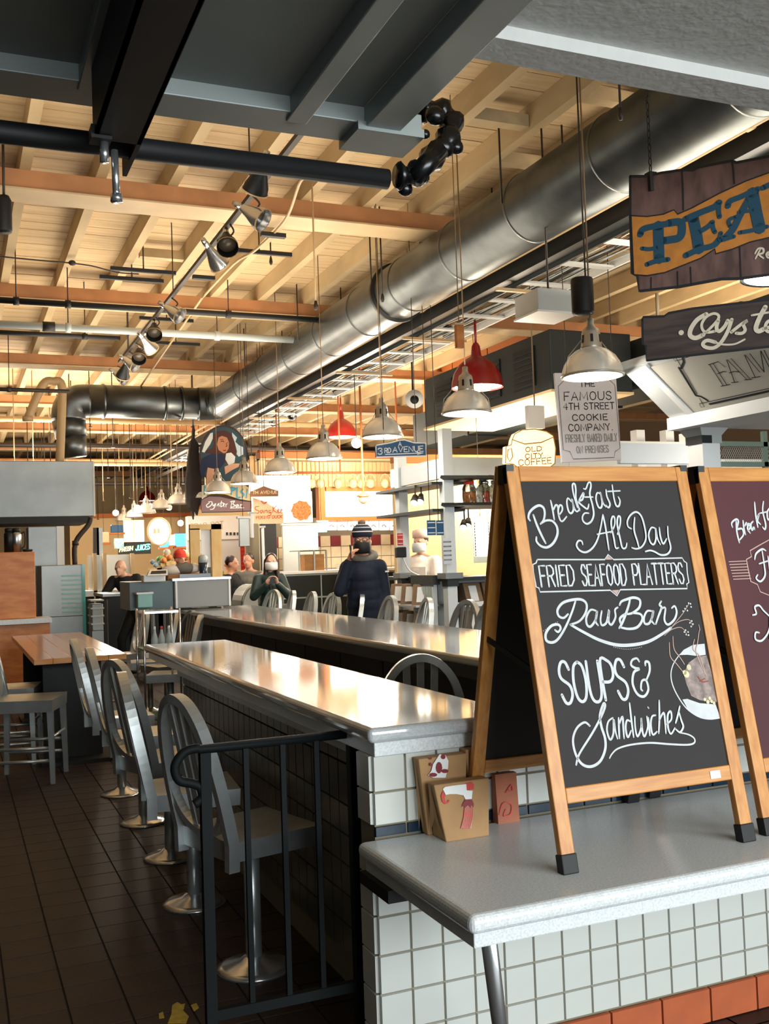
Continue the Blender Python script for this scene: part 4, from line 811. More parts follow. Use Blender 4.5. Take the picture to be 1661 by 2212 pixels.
# ================================================================== DUCTS
XD = 4.45
zc = (onX(1280, 364, XD).z+onX(898, 611, XD).z)/2; RD = (onX(898, 545, XD).z-onX(898, 677, XD).z)/2*.93
yel = onX(478, 868, XD).y
du = thing('spiral_duct', 'long silver round air duct running the length of the hall', 'duct', (XD, 8, zc))
MB().tube([(XD, 1.2, zc), (XD, yel-.25, zc)], RD, 40).build('main_run', M['galv'], du)
for y in (2.2, 3.35, 4.6, 5.9, 7.1, 8.3, 9.5, 10.7, 11.9, 13.2, 14.5, 15.8):
    MB().tube([(XD, y-.012, zc), (XD, y+.012, zc)], RD+.006, 40).build('seam', M['galv'], du)
for y in (4.35, 9.9): MB().tube([(XD, y-.03, zc), (XD, y+.03, zc)], RD+.03, 40).build('flange_collar', M['darksteel'], du)
el = [(XD+.0, yel-.26, zc), (XD-.05, yel-.08, zc), (XD-.2, yel+.06, zc), (XD-.4, yel+.1, zc)]
MB().tube(smoothline([tuple(p) for p in el], 4), RD*1.0, 32).build('elbow', M['galv'], du)
yx = yel+.1; xr = onY(150, 870, yx).x
MB().tube([(XD-.38, yx, zc), (xr+.3, yx, zc)], RD*.97, 32).build('cross_run', M['galv'], du)
for x in (XD-.7, xr+1.6, xr+.55): MB().tube([(x-.02, yx, zc), (x+.02, yx, zc)], RD+.008, 32).build('seam', M['galv'], du)
MB().tube(smoothline([(xr+.32, yx, zc), (xr+.12, yx, zc-.02), (xr+.0, yx, zc-.14), (xr-.02, yx, zc-.34)], 4), RD*.97, 32).build('elbow', M['galv'], du)
zh = onY(165, 985, yx).z
MB().tube([(xr-.02, yx, zc-.33), (xr+.02, yx, zc-.62)], [RD*.95, RD*.9], 32).build('drop', M['galv'], du)
MB().tube([(xr+.02, yx, zc-.6), (xr+.06, yx, zh-.02)], [RD*.86, RD*.72], 32).build('reducer', M['galv'], du)
for i, y in enumerate((2.9, 4.05, 7.1, 9.9, 12.4, 15)):
    for s in (-1, 1): MB().tube([(XD+s*(RD+.012), y, zc), (XD+s*(RD+.012), y, DZ)], .008, 6).build('hanger_rod', M['rod'], du)
# secondary white duct elbow at upper right
c0, c1, c2_ = onX(1661, 330, 5.6), onX(1560, 322, 5.6), onX(1500, 372, 5.9)
wd = thing('branch_duct', 'small pale branch duct elbow right of the big duct', 'duct', c1)
MB().tube(smoothline([tuple(c0+Vector((1.2, 0, 0))), tuple(c0), tuple(c1), tuple(c2_), tuple(c2_+Vector((.1, .6, -.2)))], 4), .1, 16).build('bend', M['soffit'], wd)
# cable tray below the duct with dark channel
ZT = 4.2
xa1, xa2 = onZ(1000, 646, ZT).x, onZ(747, 797, ZT).x; XA = (xa1+xa2)/2
xb1 = onZ(1180, 690, ZT).x; XB = XA+.62
ch = thing('steel_channel', 'dark steel channel running along the cable tray', 'channel', (XA, 9, ZT))
MB().box((XA-.03, 2.5, ZT-.01), (XA+.06, 30, ZT+.13)).build('channel_web', M['darksteel'], ch); MB().box((XA-.05, 2.5, ZT-.02), (XA+.08, 30, ZT-.01)).build('channel_flange', M['darksteel'], ch)
ty = thing('cable_tray', 'ladder cable tray filled with loose white cables', 'cable tray', (XB, 9, ZT-.03))
MB().box((XA+.08, 2.5, ZT-.06), (XA+.1, 30, ZT+.0)).build('side_rail', M['hvac'], ty); MB().box((XB, 2.5, ZT-.06), (XB+.025, 30, ZT+.02)).build('side_rail', M['soffit'], ty)
rm = MB().box((0, -.045, 0), (XB-XA-.1, .045, .02)).mesh('rung'); rm.materials.append(M['greywall'])
for k in range(34):
    o = link('rung', rm, None, ty); o.location = Vector((XA+.1, 3.6+k*.66, ZT-.06))-org(ty)
for k in range(14):
    x = XA+.13+random.random()*(XB-XA-.16); pts = [(x+random.uniform(-.05, .05), 2.5+j*1.1, ZT-.03+random.uniform(0, .04)) for j in range(22)]
    MB().tube(smoothline(pts, 2), .006, 5).build('cable', M['greybox' if k % 3 else 'rod'], ty)
for k in range(9):
    y = 4+k*2.2; MB().tube([(XA, y, ZT), (XA, y, DZ)], .007, 6).build('hanger_rod', M['rod'], ty); MB().beam((XA-.1, y, ZT-.08), (XB+.1, y, ZT-.08), .04, .03).build('strut', M['pipecream'], ty)
# thin conduits along the tray
for i, (dx, dz, r, m) in enumerate(((-.12, .1, .018, 'pipecream'), (-.2, .16, .022, 'pipecream'), (.62, .12, .03, 'galv'))):
    t = thing('conduit', ['slim cream conduit hugging the dark channel', 'thicker cream conduit above the dark channel', 'grey conduit on the far side of the cable tray'][i], 'conduit', (XA+dx, 9, ZT+dz))
    MB().tube([(XA+dx, 2.5, ZT+dz), (XA+dx, 30, ZT+dz)], r, 10).build('pipe_run', M[m], t)
    for y in (5, 10, 15, 20): MB().tube([(XA+dx, y-.03, ZT+dz), (XA+dx, y+.03, ZT+dz)], r+.008, 10).build('coupling', M[m], t)
# security cameras on the tray
for i, (x, y) in enumerate(((872, 772), (726, 842), (631, 897), (592, 910))):
    c = onX(x, y, XB+.05); t = thing('dome_camera', 'white dome camera, '+ORD[i]+' from the red dome lamp along the cable tray', 'camera', c, 'dome cameras under the tray')
    k = 1+.25*i
    MB().lathe([(.09*k, .04), (.1*k, .0), (.06*k, -.01)], 20, c).build('housing', M['white'], t); MB().ell(c, .058*k, .058*k, .06*k).build('dome', M['blackgloss'], t)
    MB().tube([c+Vector((0, 0, .03)), (c.x, c.y, ZT-.08)], .012, 8).build('stem', M['white'], t)
c = onX(965, 718, XB+.05); t = thing('dome_camera', 'shiny black dome camera hanging under the cable tray', 'camera', c); MB().ell(c, .07, .07, .075).build('dome', M['blackgloss'], t); MB().lathe([(.08, .03), (.08, .06), (.03, .09)], 18, c).build('housing', M['black'], t); MB().tube([c+Vector((0, 0, .08)), (c.x, c.y, ZT)], .012, 8).build('stem', M['black'], t)
c = onX(895, 862, 5.9); t = thing('bullet_speaker', 'round pale loudspeaker with dark centre beside the air unit', 'speaker', c)
MB().tube([c, c+Vector((.1, .3, 0))], [.13, .07], 20).build('horn', M['soffit'], t); MB().tube([c+Vector((-.003, -.012, -.01)), c+Vector((0, -.003, -.01))], .06, 16).build('cone', M['black'], t); MB().tube([c+Vector((.05, .15, .05)), (c.x+.05, c.y+.15, DZ)], .015, 8).build('bracket', M['rod'], t)
# sloping dark rectangular ducts / air handling unit at right
Yh = 8.6
hv = thing('air_unit', 'dark grey box air unit with louvred vents behind the lamps', 'air unit', onY(1050, 855, Yh))
a, b = onY(917, 800, Yh), onY(1195, 935, Yh)
x0, x1 = onX(917, 870, 6.2).x, 6.9
p0 = onX(917, 880, 6.2); zlo, zhi = onX(917, 925, 6.2).z, onX(917, 828, 6.2).z
yfar, ynear = p0.y, onX(1190, 800, 6.2).y
MB().box((6.2, ynear, zlo), (7.3, yfar, zhi+.05)).build('casing', M['hvac'], hv, bevel=.01)
MB().box((6.18, ynear-.02, zlo-.03), (7.3, yfar+.02, zlo)).build('base_tray', M['cream'], hv)
for xx in (960, 1062, 1135):
    vy = onX(xx, 850, 6.2).y
    g = MB().box((6.185, vy-.24, zlo+.1), (6.2, vy+.24, zhi-.07)).build('vent', M['darksteel'], hv)
    for k in range(7): MB().box((6.175, vy-.22, zlo+.12+k*(zhi-zlo-.2)/7), (6.187, vy+.22, zlo+.132+k*(zhi-zlo-.2)/7)).build('louvre', M['hvac'], g)
bd = thing('bulkhead_duct', 'long dark green rectangular duct above the right-hand stalls', 'duct', (6.3, 10, 3.4))
MB().box((7.4, 3.0, 3.47), (8.1, 16, 4.05)).build('casing', M['hvac'], bd)
for y in (5, 8, 11, 14): MB().box((7.385, y-.03, 3.45), (8.1, y+.03, 4.07)).build('flange', M['darksteel'], bd)
c = onY(1185, 655, 6.8); t = thing('junction_box', 'pale grey metal box hanging beside the cable tray', 'junction box', c)
MB().box(c+Vector((-.16, -.1, -.09)), c+Vector((.2, .25, .09))).build('case', M['greywall'], t, bevel=.006); MB().box(c+Vector((-.17, -.11, -.1)), c+Vector((.21, .26, -.085))).build('lid', M['white'], t); MB().tube([c+Vector((0, 0, .08)), (c.x, c.y, DZ)], .008, 6).build('rod', M['rod'], t)
c = onY(1258, 640, 5.7); t = thing('black_speaker', 'black cylinder speaker hanging above the nearest silver lamp', 'speaker', c)
MB().lathe([(.07, -.12), (.075, -.11), (.075, .11), (.07, .12)], 20, c).build('can', M['black'], t); MB().lathe([(.05, -.125), (.06, -.118)], 18, c).build('grille', M['darksteel'], t); MB().tube([c+Vector((.03, 0, .11)), (c.x+.03, c.y, DZ)], .006, 6).build('rod', M['rod'], t)
# slanted orange ductwork glimpsed behind
ob = thing('orange_bulkhead', 'orange lit bulkhead panel behind the red dome lamp', 'bulkhead', (8.35, 15, 4.1))
for k in range(3): MB().box((8.3, 13.6+k*1.3, 4.1), (8.4, 13.6+k*1.3+1.27, DZ)).build('panel', M['orangewall'], ob)
# wooden paddle hanging near red lamp
c = onY(992, 727, 6.9); t = thing('wood_block', 'small brown wooden block hanging over the second silver lamp', 'block', c); MB().box(c+Vector((-.03, -.02, -.09)), c+Vector((.03, .02, .09))).build('block', M['cabwood'], t); MB().box(c+Vector((-.05, -.03, .085)), c+Vector((.05, .03, .1))).build('cap', M['beam2'], t); MB().tube([c+Vector((0, 0, .1)), (c.x, c.y, DZ)], .004, 6).build('cord', M['cord'], t)
# ================================================================== PIPES UNDER THE DECK
def xpipe(nm, label, p, q, z, r, m, extra=()):
    a, b = onZ(*p, z), onZ(*q, z); y = (a.y+b.y)/2
    t = thing(nm, label, 'pipe', ((a.x+b.x)/2, y, z))
    MB().tube([(a.x, y, z), (b.x, y, z)], r, 12).build('pipe_run', m, t)
    for x in extra:
        x = onZ(x, p[1], z).x; MB().tube([(x, y, z), (x, y, DZ)], .007, 6).build('hanger_rod', M['rod'], t)
        MB().tube([(x-.03, y, z), (x+.03, y, z)], r*1.35, 12).build('clamp', m, t)
    return t, y
xpipe('sprinkler_pipe', 'black sprinkler pipe hung under the second orange beam', (-60, 645), (740, 694), 4.55, .035, M['black'], (36, 152, 530))
t, y = xpipe('water_pipe', 'pale water pipe with black coupling below the second beam', (-60, 698), (660, 735), 4.5, .045, M['greybox'], (152, 500))
x = onZ(105, 706, 4.5).x; MB().tube([(x-.07, y, 4.5), (x+.07, y, 4.5)], .062, 12).build('coupling', M['black'], t)
xpipe('drain_pipe', 'thin black pipe just below the pale water pipe', (-60, 716), (260, 730), 4.48, .03, M['black'], (190,))
xpipe('gas_pipe', 'dark thin pipe in front of the third beam', (-40, 840), (150, 845), 4.3, .03, M['rod'], (20,))
# cream pipe dropping to the hood
YHP = yx-.45
t = thing('hood_pipe', 'cream bent pipe dropping beside the duct to the hood', 'pipe', onY(128, 1000, YHP))
MB().tube(smoothline([tuple(onY(60, 905, YHP)), tuple(onY(92, 832, YHP)), tuple(onY(115, 824, YHP)), tuple(onY(133, 832, YHP)), tuple(onY(133, 900, YHP)), tuple(onY(128, 1020, YHP))], 5), .07, 14).build('pipe_run', M['pipecream'], t)
MB().tube([onY(60, 905, YHP)-Vector((0, 0, .04)), onY(60, 905, YHP)+Vector((0, 0, .04))], .085, 12).build('coupling', M['pipecream'], t)
# ================================================================== TRACK LIGHTS
ZK = 4.4
a, b = onZ(600, 318, ZK), onZ(285, 770, ZK); XK = (a.x+b.x)/2
tk = thing('light_track', 'dark ceiling light track running away from the camera', 'light track', (XK, (a.y+b.y)/2, ZK))
MB().box((XK-.02, a.y-1.5, ZK), (XK+.02, b.y+.5, ZK+.035)).build('track_rail', M['rod'], tk)
for y in (a.y+1, a.y+4, a.y+7, b.y-.3): MB().tube([(XK, y, ZK), (XK, y, DZ)], .006, 6).build('hanger_rod', M['rod'], tk)
spots = [(560, 383, 0), (545, 462, 1), (490, 520, 0), (462, 553, 1), (372, 672, 1), (333, 712, 0), (318, 742, 1), (300, 765, 0), (280, 782, 1), (268, 800, 0), (258, 812, 1)]
for i, (x, y, sd) in enumerate(spots):
    c = onZ(x, y, ZK-.14); c.x = min(max(c.x, XK-.25), XK+.3)
    t = thing('track_spotlight', 'silver track spotlight, '+ORD[i]+' from the grey canopy along the light track', 'spotlight', c, 'spotlights on the ceiling track')
    d = Vector((.6 if sd else -.1, -.5 if i % 3 else .5, -.55)).normalized()
    MB().tube([c-d*.1, c-d*.03, c+d*.06, c+d*.11], [.03, .05, .085, .09], 16, caps=False).build('reflector', M['chrome'] if sd else M['darksteel'], t)
    MB().tube([c+d*.10, c+d*.112], [.095, .095], 16, caps=False).build('ring', M['pipecream'], t); MB().tube([c+d*.05, c+d*.055], [.075, .075], 16).build('lens', mat('dark_lens', '#4a4238', .3), t)
    MB().tube([c-d*.19, c-d*.09], [.022, .03], 10).build('lamp_neck', M['chrome'], t)
    MB().tube(smoothline([tuple(c-d*.02), tuple(c+Vector((.06, 0, .08))), (XK, c.y, ZK)], 4), .008, 6).build('bracket', M['rod'], t)
# wandering conduit and clamps
t = thing('flexible_conduit', 'bent cream conduit crossing the joists left of the black pipe', 'conduit', onZ(620, 460, 4.7))
MB().tube(smoothline([tuple(onZ(x, y, 4.72)) for x, y in ((655, 385), (645, 400), (622, 465), (590, 505), (545, 545), (505, 570), (440, 640), (425, 660), (300, 840))], 4), .014, 8).build('conduit_run', M['pipecream'], t)
for x, y in ((590, 508), (440, 600)): c = onZ(x, y, 4.7); MB().box(c-Vector((.12, .03, .02)), c+Vector((.12, .03, .02))).build('clamp', M['black'], t)
t = thing('loose_cable', 'thin dark cable drooping along the joists at left', 'cable', onZ(160, 570, 4.9))
MB().tube(smoothline([tuple(onZ(x, y, 4.9)) for x, y in ((-20, 552), (80, 562), (150, 568), (200, 575), (250, 588), (300, 592))], 4), .008, 6).build('cable_run', M['rod'], t); MB().ell(onZ(156, 568, 4.9), .04, .03, .03).build('clip', M['rod'], t)
for i, (x, y, w) in enumerate(((310, 585, 60), (285, 603, 55), (560, 545, 55), (360, 690, 60), (380, 742, 30))):
    c = onZ(x, y, 4.8); t = thing('strut_bar', ['upper black strut bar crossing the light track', 'second black strut bar left of the light track', 'black strut bar beside the conduit elbow', 'black strut bar among the far spotlights', 'shortest black strut bar at the far spotlights'][i], 'strut', c)
    MB().box(c-Vector((.35, .02, .02)), c+Vector((.35, .02, .02))).build('bar', M['black'], t); MB().tube([c, (c.x, c.y, DZ)], .008, 6).build('rod', M['rod'], t)
# thin hanger wires dropping to signs and lamps
for i, (x, y0_, y1_, X) in enumerate(((682, 340, 655, 3.0), (826, 460, 640, 4.05), (1063, 330, 430, 4.9), (585, 520, 560, 3.2), (1340, 165, 240, 4.0), (196, 760, 1000, 2.2))):
    a = onX(x, y1_, X); t = thing('hanging_rod', ['cream rod with a hook left of the big duct', 'dark threaded rod in front of the big duct', 'dark rod right of the taped elbow', 'short rod with a plug near the spotlights', 'dark rod above the duct collar', 'dark cord at the left of the cross duct'][i], 'rod', a)
    MB().tube([a, (a.x, a.y, DZ)], .008, 6).build('rod', M['pipecream' if i == 0 else 'rod'], t)
    MB().lathe([(.012, -.06), (.02, -.03), (.012, .02)], 10, a).build('hook', M['rod'], t)
# ================================================================== LEFT: hood, cabinet, table
YH = yx-.75
a, b = onY(-40, 995, YH), onY(205, 1115, YH)
hd = thing('extract_hood', 'grey steel extraction hood box at left below the duct', 'hood', ((a.x+b.x)/2, YH, b.z))
MB().box((a.x-1.5, YH, b.z), (b.x, YH+1.4, a.z)).build('hood_box', M['hoodsteel'], hd, bevel=.01)
MB().box((a.x-1.5, YH-.02, b.z-.1), (b.x-.1, YH+1.3, b.z)).build('grease_filter', M['black'], hd)
MB().box((b.x-.02, YH-.01, b.z), (b.x+.01, YH+.02, a.z)).build('corner_trim', M['soffit'], hd)
# steel fridge/back cupboards under the hood
def pthing(nm, label, cat, x0, y0, x1, y1, Y, d, m, part='body', group=None):
    a, b = onY(x0, y0, Y), onY(x1, y1, Y)
    t = thing(nm, label, cat, ((a.x+b.x)/2, Y+d/2, min(a.z, b.z)), group)
    MB().box((a.x, Y, b.z), (b.x, Y+d, a.z)).build(part, m, t, bevel=min(.01, d/8)); return t, a, b
t, a, b = pthing('steel_fridge', 'tall satin steel fridge with teal side under the hood', 'fridge', 88, 1222, 182, 1330, 14.1, .8, M['hoodsteel'])
MB().box((b.x-.02, 14.08, 0), (b.x+.02, 14.9, a.z)).build('teal_edge', M['teal'], t); MB().box((a.x, 14.1, 0), (b.x, 14.9, b.z)).build('lower_body', M['hoodsteel'], t)
for k in range(9): MB().box((b.x-.28, 14.088, b.z+.05+k*.06), (b.x-.03, 14.1, b.z+.07+k*.06)).build('vent_slat', M['aqua'], t)
t, a, b = pthing('steel_locker', 'weathered grey steel cupboard door beside the coffee flasks', 'cupboard', 60, 1138, 130, 1222, 15.0, .4, M['hoodsteel']); MB().box((a.x, 15.0, 0), (b.x, 15.4, b.z)).build('lower_body', M['hoodsteel'], t); MB().box((b.x-.04, 14.98, b.z), (b.x+.06, 15.02, a.z)).build('door_frame', M['white'], t)
t, a, b = pthing('wood_partition', 'orange wood veneer partition at the left edge', 'partition', -60, 1195, 78, 1335, 13.5, .3, M['cabwood'], 'upper_panel')
MB().box((a.x, 13.38, b.z-.06), (onY(112, 1335, 13.38).x, 13.9, b.z)).build('ledge', M['quartz'], t)
MB().box((a.x, 13.48, 0), (onY(108, 1345, 13.48).x, 13.8, b.z-.06)).build('lower_panel', M['cabwood'], t)
for i, (x, w) in enumerate(((20, 7), (36, 8))):
    c = onY(x, 1195, 13.65); t = thing('coffee_flask', ['dark insulated coffee flask at the left edge of the partition', 'silver insulated coffee flask on the wood partition'][i], 'flask', (c.x, 13.65, c.z))
    MB().lathe([(.06, 0), (.06, .24), (.045, .27)], 18, (c.x, 13.65, c.z)).build('flask_body', M['steel' if i else 'darksteel'], t); MB().lathe([(.05, .265), (.05, .31), (.03, .32)], 18, (c.x, 13.65, c.z)).build('lid', M['black'], t); MB().tube(smoothline([(c.x+.055, 13.65, c.z+.24), (c.x+.1, 13.65, c.z+.26), (c.x+.1, 13.65, c.z+.1), (c.x+.058, 13.65, c.z+.06)], 4), .01, 6).build('handle', M['black'], t)
c = onY(60, 1195, 13.65); t = thing('small_bowl', 'small navy bowl on top of the wood partition', 'bowl', c); MB().lathe([(.03, 0), (.06, .03), (.075, .05), (.07, .05), (.05, .03), (.0, .012)], 20, c, cap=False).build('bowl_body', M['navy'], t); MB().lathe([(.035, -.002), (.035, .006)], 16, c).build('foot_ring', M['navy'], t)
# hood ladder: bent dark pipe
t = thing('bent_pipe', 'dark bent steel pipe leaning under the right end of the hood', 'pipe', onY(165, 1200, 14.5)); MB().tube(smoothline([tuple(onY(x, y, 14.5)) for x, y in ((196, 1118), (190, 1135), (163, 1172), (162, 1222))], 4), .035, 10).build('pipe_run', M['rod'], t); MB().tube([onY(163, 1168, 14.5), onY(163, 1178, 14.5)], .045, 10).build('collar', M['rod'], t)
# wooden table
tb = thing('wood_table', 'long varnished maple table at left', 'table', (1.05, 11.4, 0))
for k in range(5): MB().box((.59+k*.146, 8.67, .835), (.59+k*.146+.144, 12.0, .88)).build('plank', M['tablewood'], tb, bevel=.003)
for y in (9.0, 11.6): MB().box((.68, y-.03, 0), (1.15, y+.03, .835)).build('pedestal', M['black'], tb); MB().box((.64, y-.25, 0), (1.25, y+.25, .03)).build('foot', M['black'], tb)
MB().box((.9, 9.0, .3), (.95, 11.6, .8)).build('stretcher', M['black'], tb)
# steel prep table and till beyond
pt_ = thing('prep_table', 'steel prep table with dark legs in the middle distance', 'table', (2.4, 14.5, 0))
a, b = onY(222, 1283, 14.3), onY(300, 1300, 14.3)
MB().box((a.x, 14.3, a.z-.04), (b.x+.5, 15.3, a.z)).build('top', M['stainless'], pt_)
for x in (a.x+.04, b.x+.4):
    for y in (14.35, 15.2): MB().box((x-.02, y-.02, 0), (x+.02, y+.02, a.z-.04)).build('leg', M['black'], pt_)
MB().box((a.x, 14.32, .3), (b.x+.5, 15.2, .33)).build('shelf', M['hoodsteel'], pt_)
t, a, b = pthing('waste_bin', 'grey ribbed waste bin under the steel prep table', 'bin', 198, 1305, 224, 1362, 13.6, .35, M['hoodsteel']); MB().box((a.x, 13.6, 0), (b.x, 13.95, b.z)).build('lower_body', M['hoodsteel'], t)
for k in range(4): MB().box((a.x-.01, 13.59, b.z+.08+k*.1), (b.x+.01, 13.96, b.z+.1+k*.1)).build('rib', M['greybox'], t)
# grey service box at the end of the far counter
t, a, b = pthing('service_box', 'big pale grey service station box on the end of the far counter', 'box', 376, 1254, 500, 1308, 11.3, .8, mat('matt_grey_panel', '#8b8e8d', .5))
t0 = onY(278, 1252, 11.4)
MB().box((t0.x, 11.35, b.z), (a.x, 12.05, a.z)).build('dark_side', mat('teal_dark_panel', '#25403e', .4), t); MB().box((a.x-.02, 11.28, a.z-.005), (b.x, 12.1, a.z+.02)).build('lid', M['stainless'], t)
for xx in (a.x+.01, b.x-.03): MB().box((xx, 11.285, b.z), (xx+.02, 11.3, a.z)).build('edge_strip', M['white'], t)
t, a, b = pthing('aqua_bin', 'round aqua plastic tub in front of the service box', 'tub', 297, 1280, 330, 1312, 11.2, .2, M['aqua'], 'tub'); MB().box((a.x-.01, 11.19, a.z-.02), (b.x+.01, 11.41, a.z)).build('rim', M['white'], t)
t, a, b = pthing('card_terminal', 'white card terminal with dark screen on the counter end', 'terminal', 310, 1242, 358, 1256, 11.15, .15, M['white'], 'stand')
c = (a+b)/2; MB().hexa([(c.x-.09, 11.08, a.z-.01), (c.x+.13, 11.08, a.z-.01), (c.x+.13, 11.2, a.z-.02), (c.x-.09, 11.2, a.z-.02), (c.x-.05, 11.16, a.z+.05), (c.x+.14, 11.16, a.z+.05), (c.x+.14, 11.2, a.z+.05), (c.x-.05, 11.2, a.z+.05)]).build('casing', M['white'], t)
MB().add([(c.x-.055, 11.098, a.z+.008), (c.x+.115, 11.098, a.z+.008), (c.x+.125, 11.142, a.z+.04), (c.x-.03, 11.142, a.z+.04)], [(0, 1, 2, 3)]).build('screen', M['blackgloss'], t)
t, a, b = pthing('drink_crate', 'brown cardboard drinks tray with dark blue side panel', 'box', 362, 1241, 455, 1256, 11.45, .4, mat('cardboard', '#8a6038', .8), 'tray'); MB().box((a.x+.13, 11.435, b.z+.005), (b.x, 11.45, a.z-.005)).build('label_panel', M['navy'], t)
for i, (x, y, r, m, nm, l) in enumerate(((372, 1232, .1, 'whitecloth', 'cling_bowl', 'pale bundle of wrapped food on the drinks tray'), (398, 1228, .11, 'greycloth', 'cling_bowl', 'grey wrapped bundle beside the pale bundle'), (415, 1228, .09, 'whitecloth', 'cling_bowl', 'white wrapped bundle left of the blue cup'))):
    c = onY(x, y, 11.6); t = thing(nm, l, 'bundle', c); MB().ell(c, r*1.3, r, r*.6).build('wrap', M[m], t); MB().ell(c+Vector((.02, 0, r*.5)), r*.3, r*.3, r*.2).build('knot', M[m], t)
c = onY(439, 1240, 11.5); t = thing('paper_cup', 'dark blue paper cup with clear lid on the drinks tray', 'cup', c); MB().lathe([(.04, 0), (.055, .13), (.05, .13), (.035, .01)], 18, c, cap=False).build('cup_body', M['navy'], t); MB().lathe([(.056, .13), (.05, .2), (.02, .22)], 18, c).build('lid', M['greybox'], t)
# pine frame hatch
hp = thing('pine_hatch', 'raw pine board frame standing on the counter end', 'frame', onY(445, 1250, 11.9))
for x0, y0, x1, y1, nm in ((410, 1142, 434, 1250, 'board'), (456, 1132, 481, 1250, 'board'), (410, 1133, 481, 1143, 'top_board')):
    a, b = onY(x0, y0, 11.9), onY(x1, y1, 11.9); MB().box((a.x, 11.9, b.z), (b.x, 11.96, a.z)).build(nm, M['pine'], hp)
a, b = onY(434, 1143, 11.95), onY(456, 1225, 11.95); MB().box((a.x, 11.95, b.z), (b.x, 11.96, a.z)).build('pane', M['white'], hp)
# rolling cart with chrome rails
ca_ = thing('utility_cart', 'aqua and chrome utility cart behind the near counter', 'cart', (2.1, 9.6, 0))
a, b = onY(310, 1322, 9.6), onY(388, 1345, 9.6)
for x in (a.x, b.x):
    for y in (9.6, 10.0): MB().tube([(x, y, .08), (x, y, a.z+.02)], .01, 8).build('post', M['chrome'], ca_)
for z in (a.z, a.z-.35, .2): MB().box((a.x, 9.6, z-.02), (b.x, 10.0, z)).build('shelf', M['aqua' if z < a.z else 'chrome'], ca_)
for i, x in enumerate((335, 350, 366)):
    c = onY(x, 1372, 9.75); t = thing('sauce_bottle', ['clear squat sauce bottle on the cart, left', 'red capped sauce bottle on the cart, middle', 'tapered glass bottle on the cart, right'][i], 'bottle', (c.x, 9.78, a.z-.35)); z = a.z-.35
    MB().lathe([(.035, 0), (.035, .08), (.015, .14), (.012, .17)], 14, (c.x, 9.78, z)).build('bottle', M['greybox'], t); MB().lathe([(.014, .17), (.012, .2)], 10, (c.x, 9.78, z)).build('cap', M['red' if i == 1 else 'white'], t)

# far clutter under the deck: hanger rods and cross pipes
for k in range(40):
    x = 30+((k*137) % 560); Y = 19+((k*53) % 11); zb2 = 2.9+((k*29) % 17)*.1
    p = onY(x, 950, Y); t = thing('drop_rod', 'thin hanger rod far down the hall below the deck', 'rod', (p.x, Y, zb2), 'thin hanger rods far down the hall')
    MB().tube([(p.x, Y, zb2), (p.x, Y, DZ)], .009, 5).build('rod', M['rod' if k % 3 else 'pipecream'], t); MB().box((p.x-.03, Y-.03, zb2-.02), (p.x+.03, Y+.03, zb2)).build('plate', M['rod'], t)
for k, (y, z, m, l) in enumerate(((19.2, 4.3, 'pipecream', 'cream cross pipe behind the duct drop'), (21.5, 4.1, 'rod', 'dark cross pipe behind the cream one'), (23.2, 3.9, 'pipecream', 'lower cream cross pipe far down the hall'), (25.5, 4.2, 'beam', 'rust cross pipe far down the hall'), (27.5, 3.8, 'rod', 'lowest dark cross pipe far down the hall'))):
    t = thing('cross_pipe', l, 'pipe', (3, y, z)); MB().tube([(-4, y, z), (9, y, z)], .05, 8).build('pipe_run', M[m], t)
    for x in (-1, 2, 5): MB().tube([(x, y, z), (x, y, DZ)], .01, 5).build('hanger_rod', M['rod'], t)
c = onZ(9, 460, 4.5); t = thing('black_canister', 'black cylinder fixture hanging at the left edge below the first beam', 'fixture', c)
MB().lathe([(.055, -.16), (.06, -.14), (.06, .1), (.04, .14)], 16, c).build('can', M['black'], t); MB().tube([c+Vector((0, 0, .12)), (c.x, c.y, DZ)], .012, 6).build('rod', M['rod'], t)
# ================================================================== WHITE TRELLIS STALL (corner nearest at px 975)
XS, YS = 4.76, 9.5
ts = thing('white_stall', 'white painted timber stall frame with dark shelves behind the far counter', 'stall', (XS, YS, 0))
zh0, zh1 = onY(963, 1032, YS).z, onY(965, 988, YS).z
YP2 = onX(873, 1200, XS).y
WM = mat('stall_white_paint', '#d3d9da', .5)
MB().box((XS-.03, YS, zh0), (XS+.03, YP2+.25, zh1)).build('header_beam', WM, ts); MB().box((XS-.03, YS-.03, zh0), (10.5, YS+.03, zh1)).build('header_beam', WM, ts)
for x, y in ((XS, YS), (XS, YP2), (6.3, YS), (7.9, YS), (9.5, YS)):
    MB().box((x-.055, y-.055+.02, 0), (x+.055, y+.055+.02, zh1+.3)).build('post', WM, ts)
    MB().box((x-.1, y-.09, 1.36), (x+.1, y+.11, 1.42)).build('post_cap', M['hoodsteel'], ts); MB().box((x-.065, y-.055, 1.28), (x+.065, y+.075, 1.36)).build('post_collar', M['hvac'], ts)
zs1, zs2 = onY(1000, 1032, YS).z-.04, onY(1000, 1098, YS).z
for z in (zs1, zs2):
    MB().hexa([(XS-.18, YS-.2, z+.02), (10.4, YS-.2, z+.02), (10.4, YS+.25, z), (XS+.15, YS+.25, z), (XS-.16, YS-.18, z+.05), (10.4, YS-.18, z+.05), (10.4, YS+.25, z+.05), (XS+.15, YS+.25, z+.05)]).build('shelf', M['hvac'], ts)
    MB().box((XS-.18, YS+.0, z-.03), (XS+.2, YP2+.35, z+.0)).build('side_shelf', M['hvac'], ts)
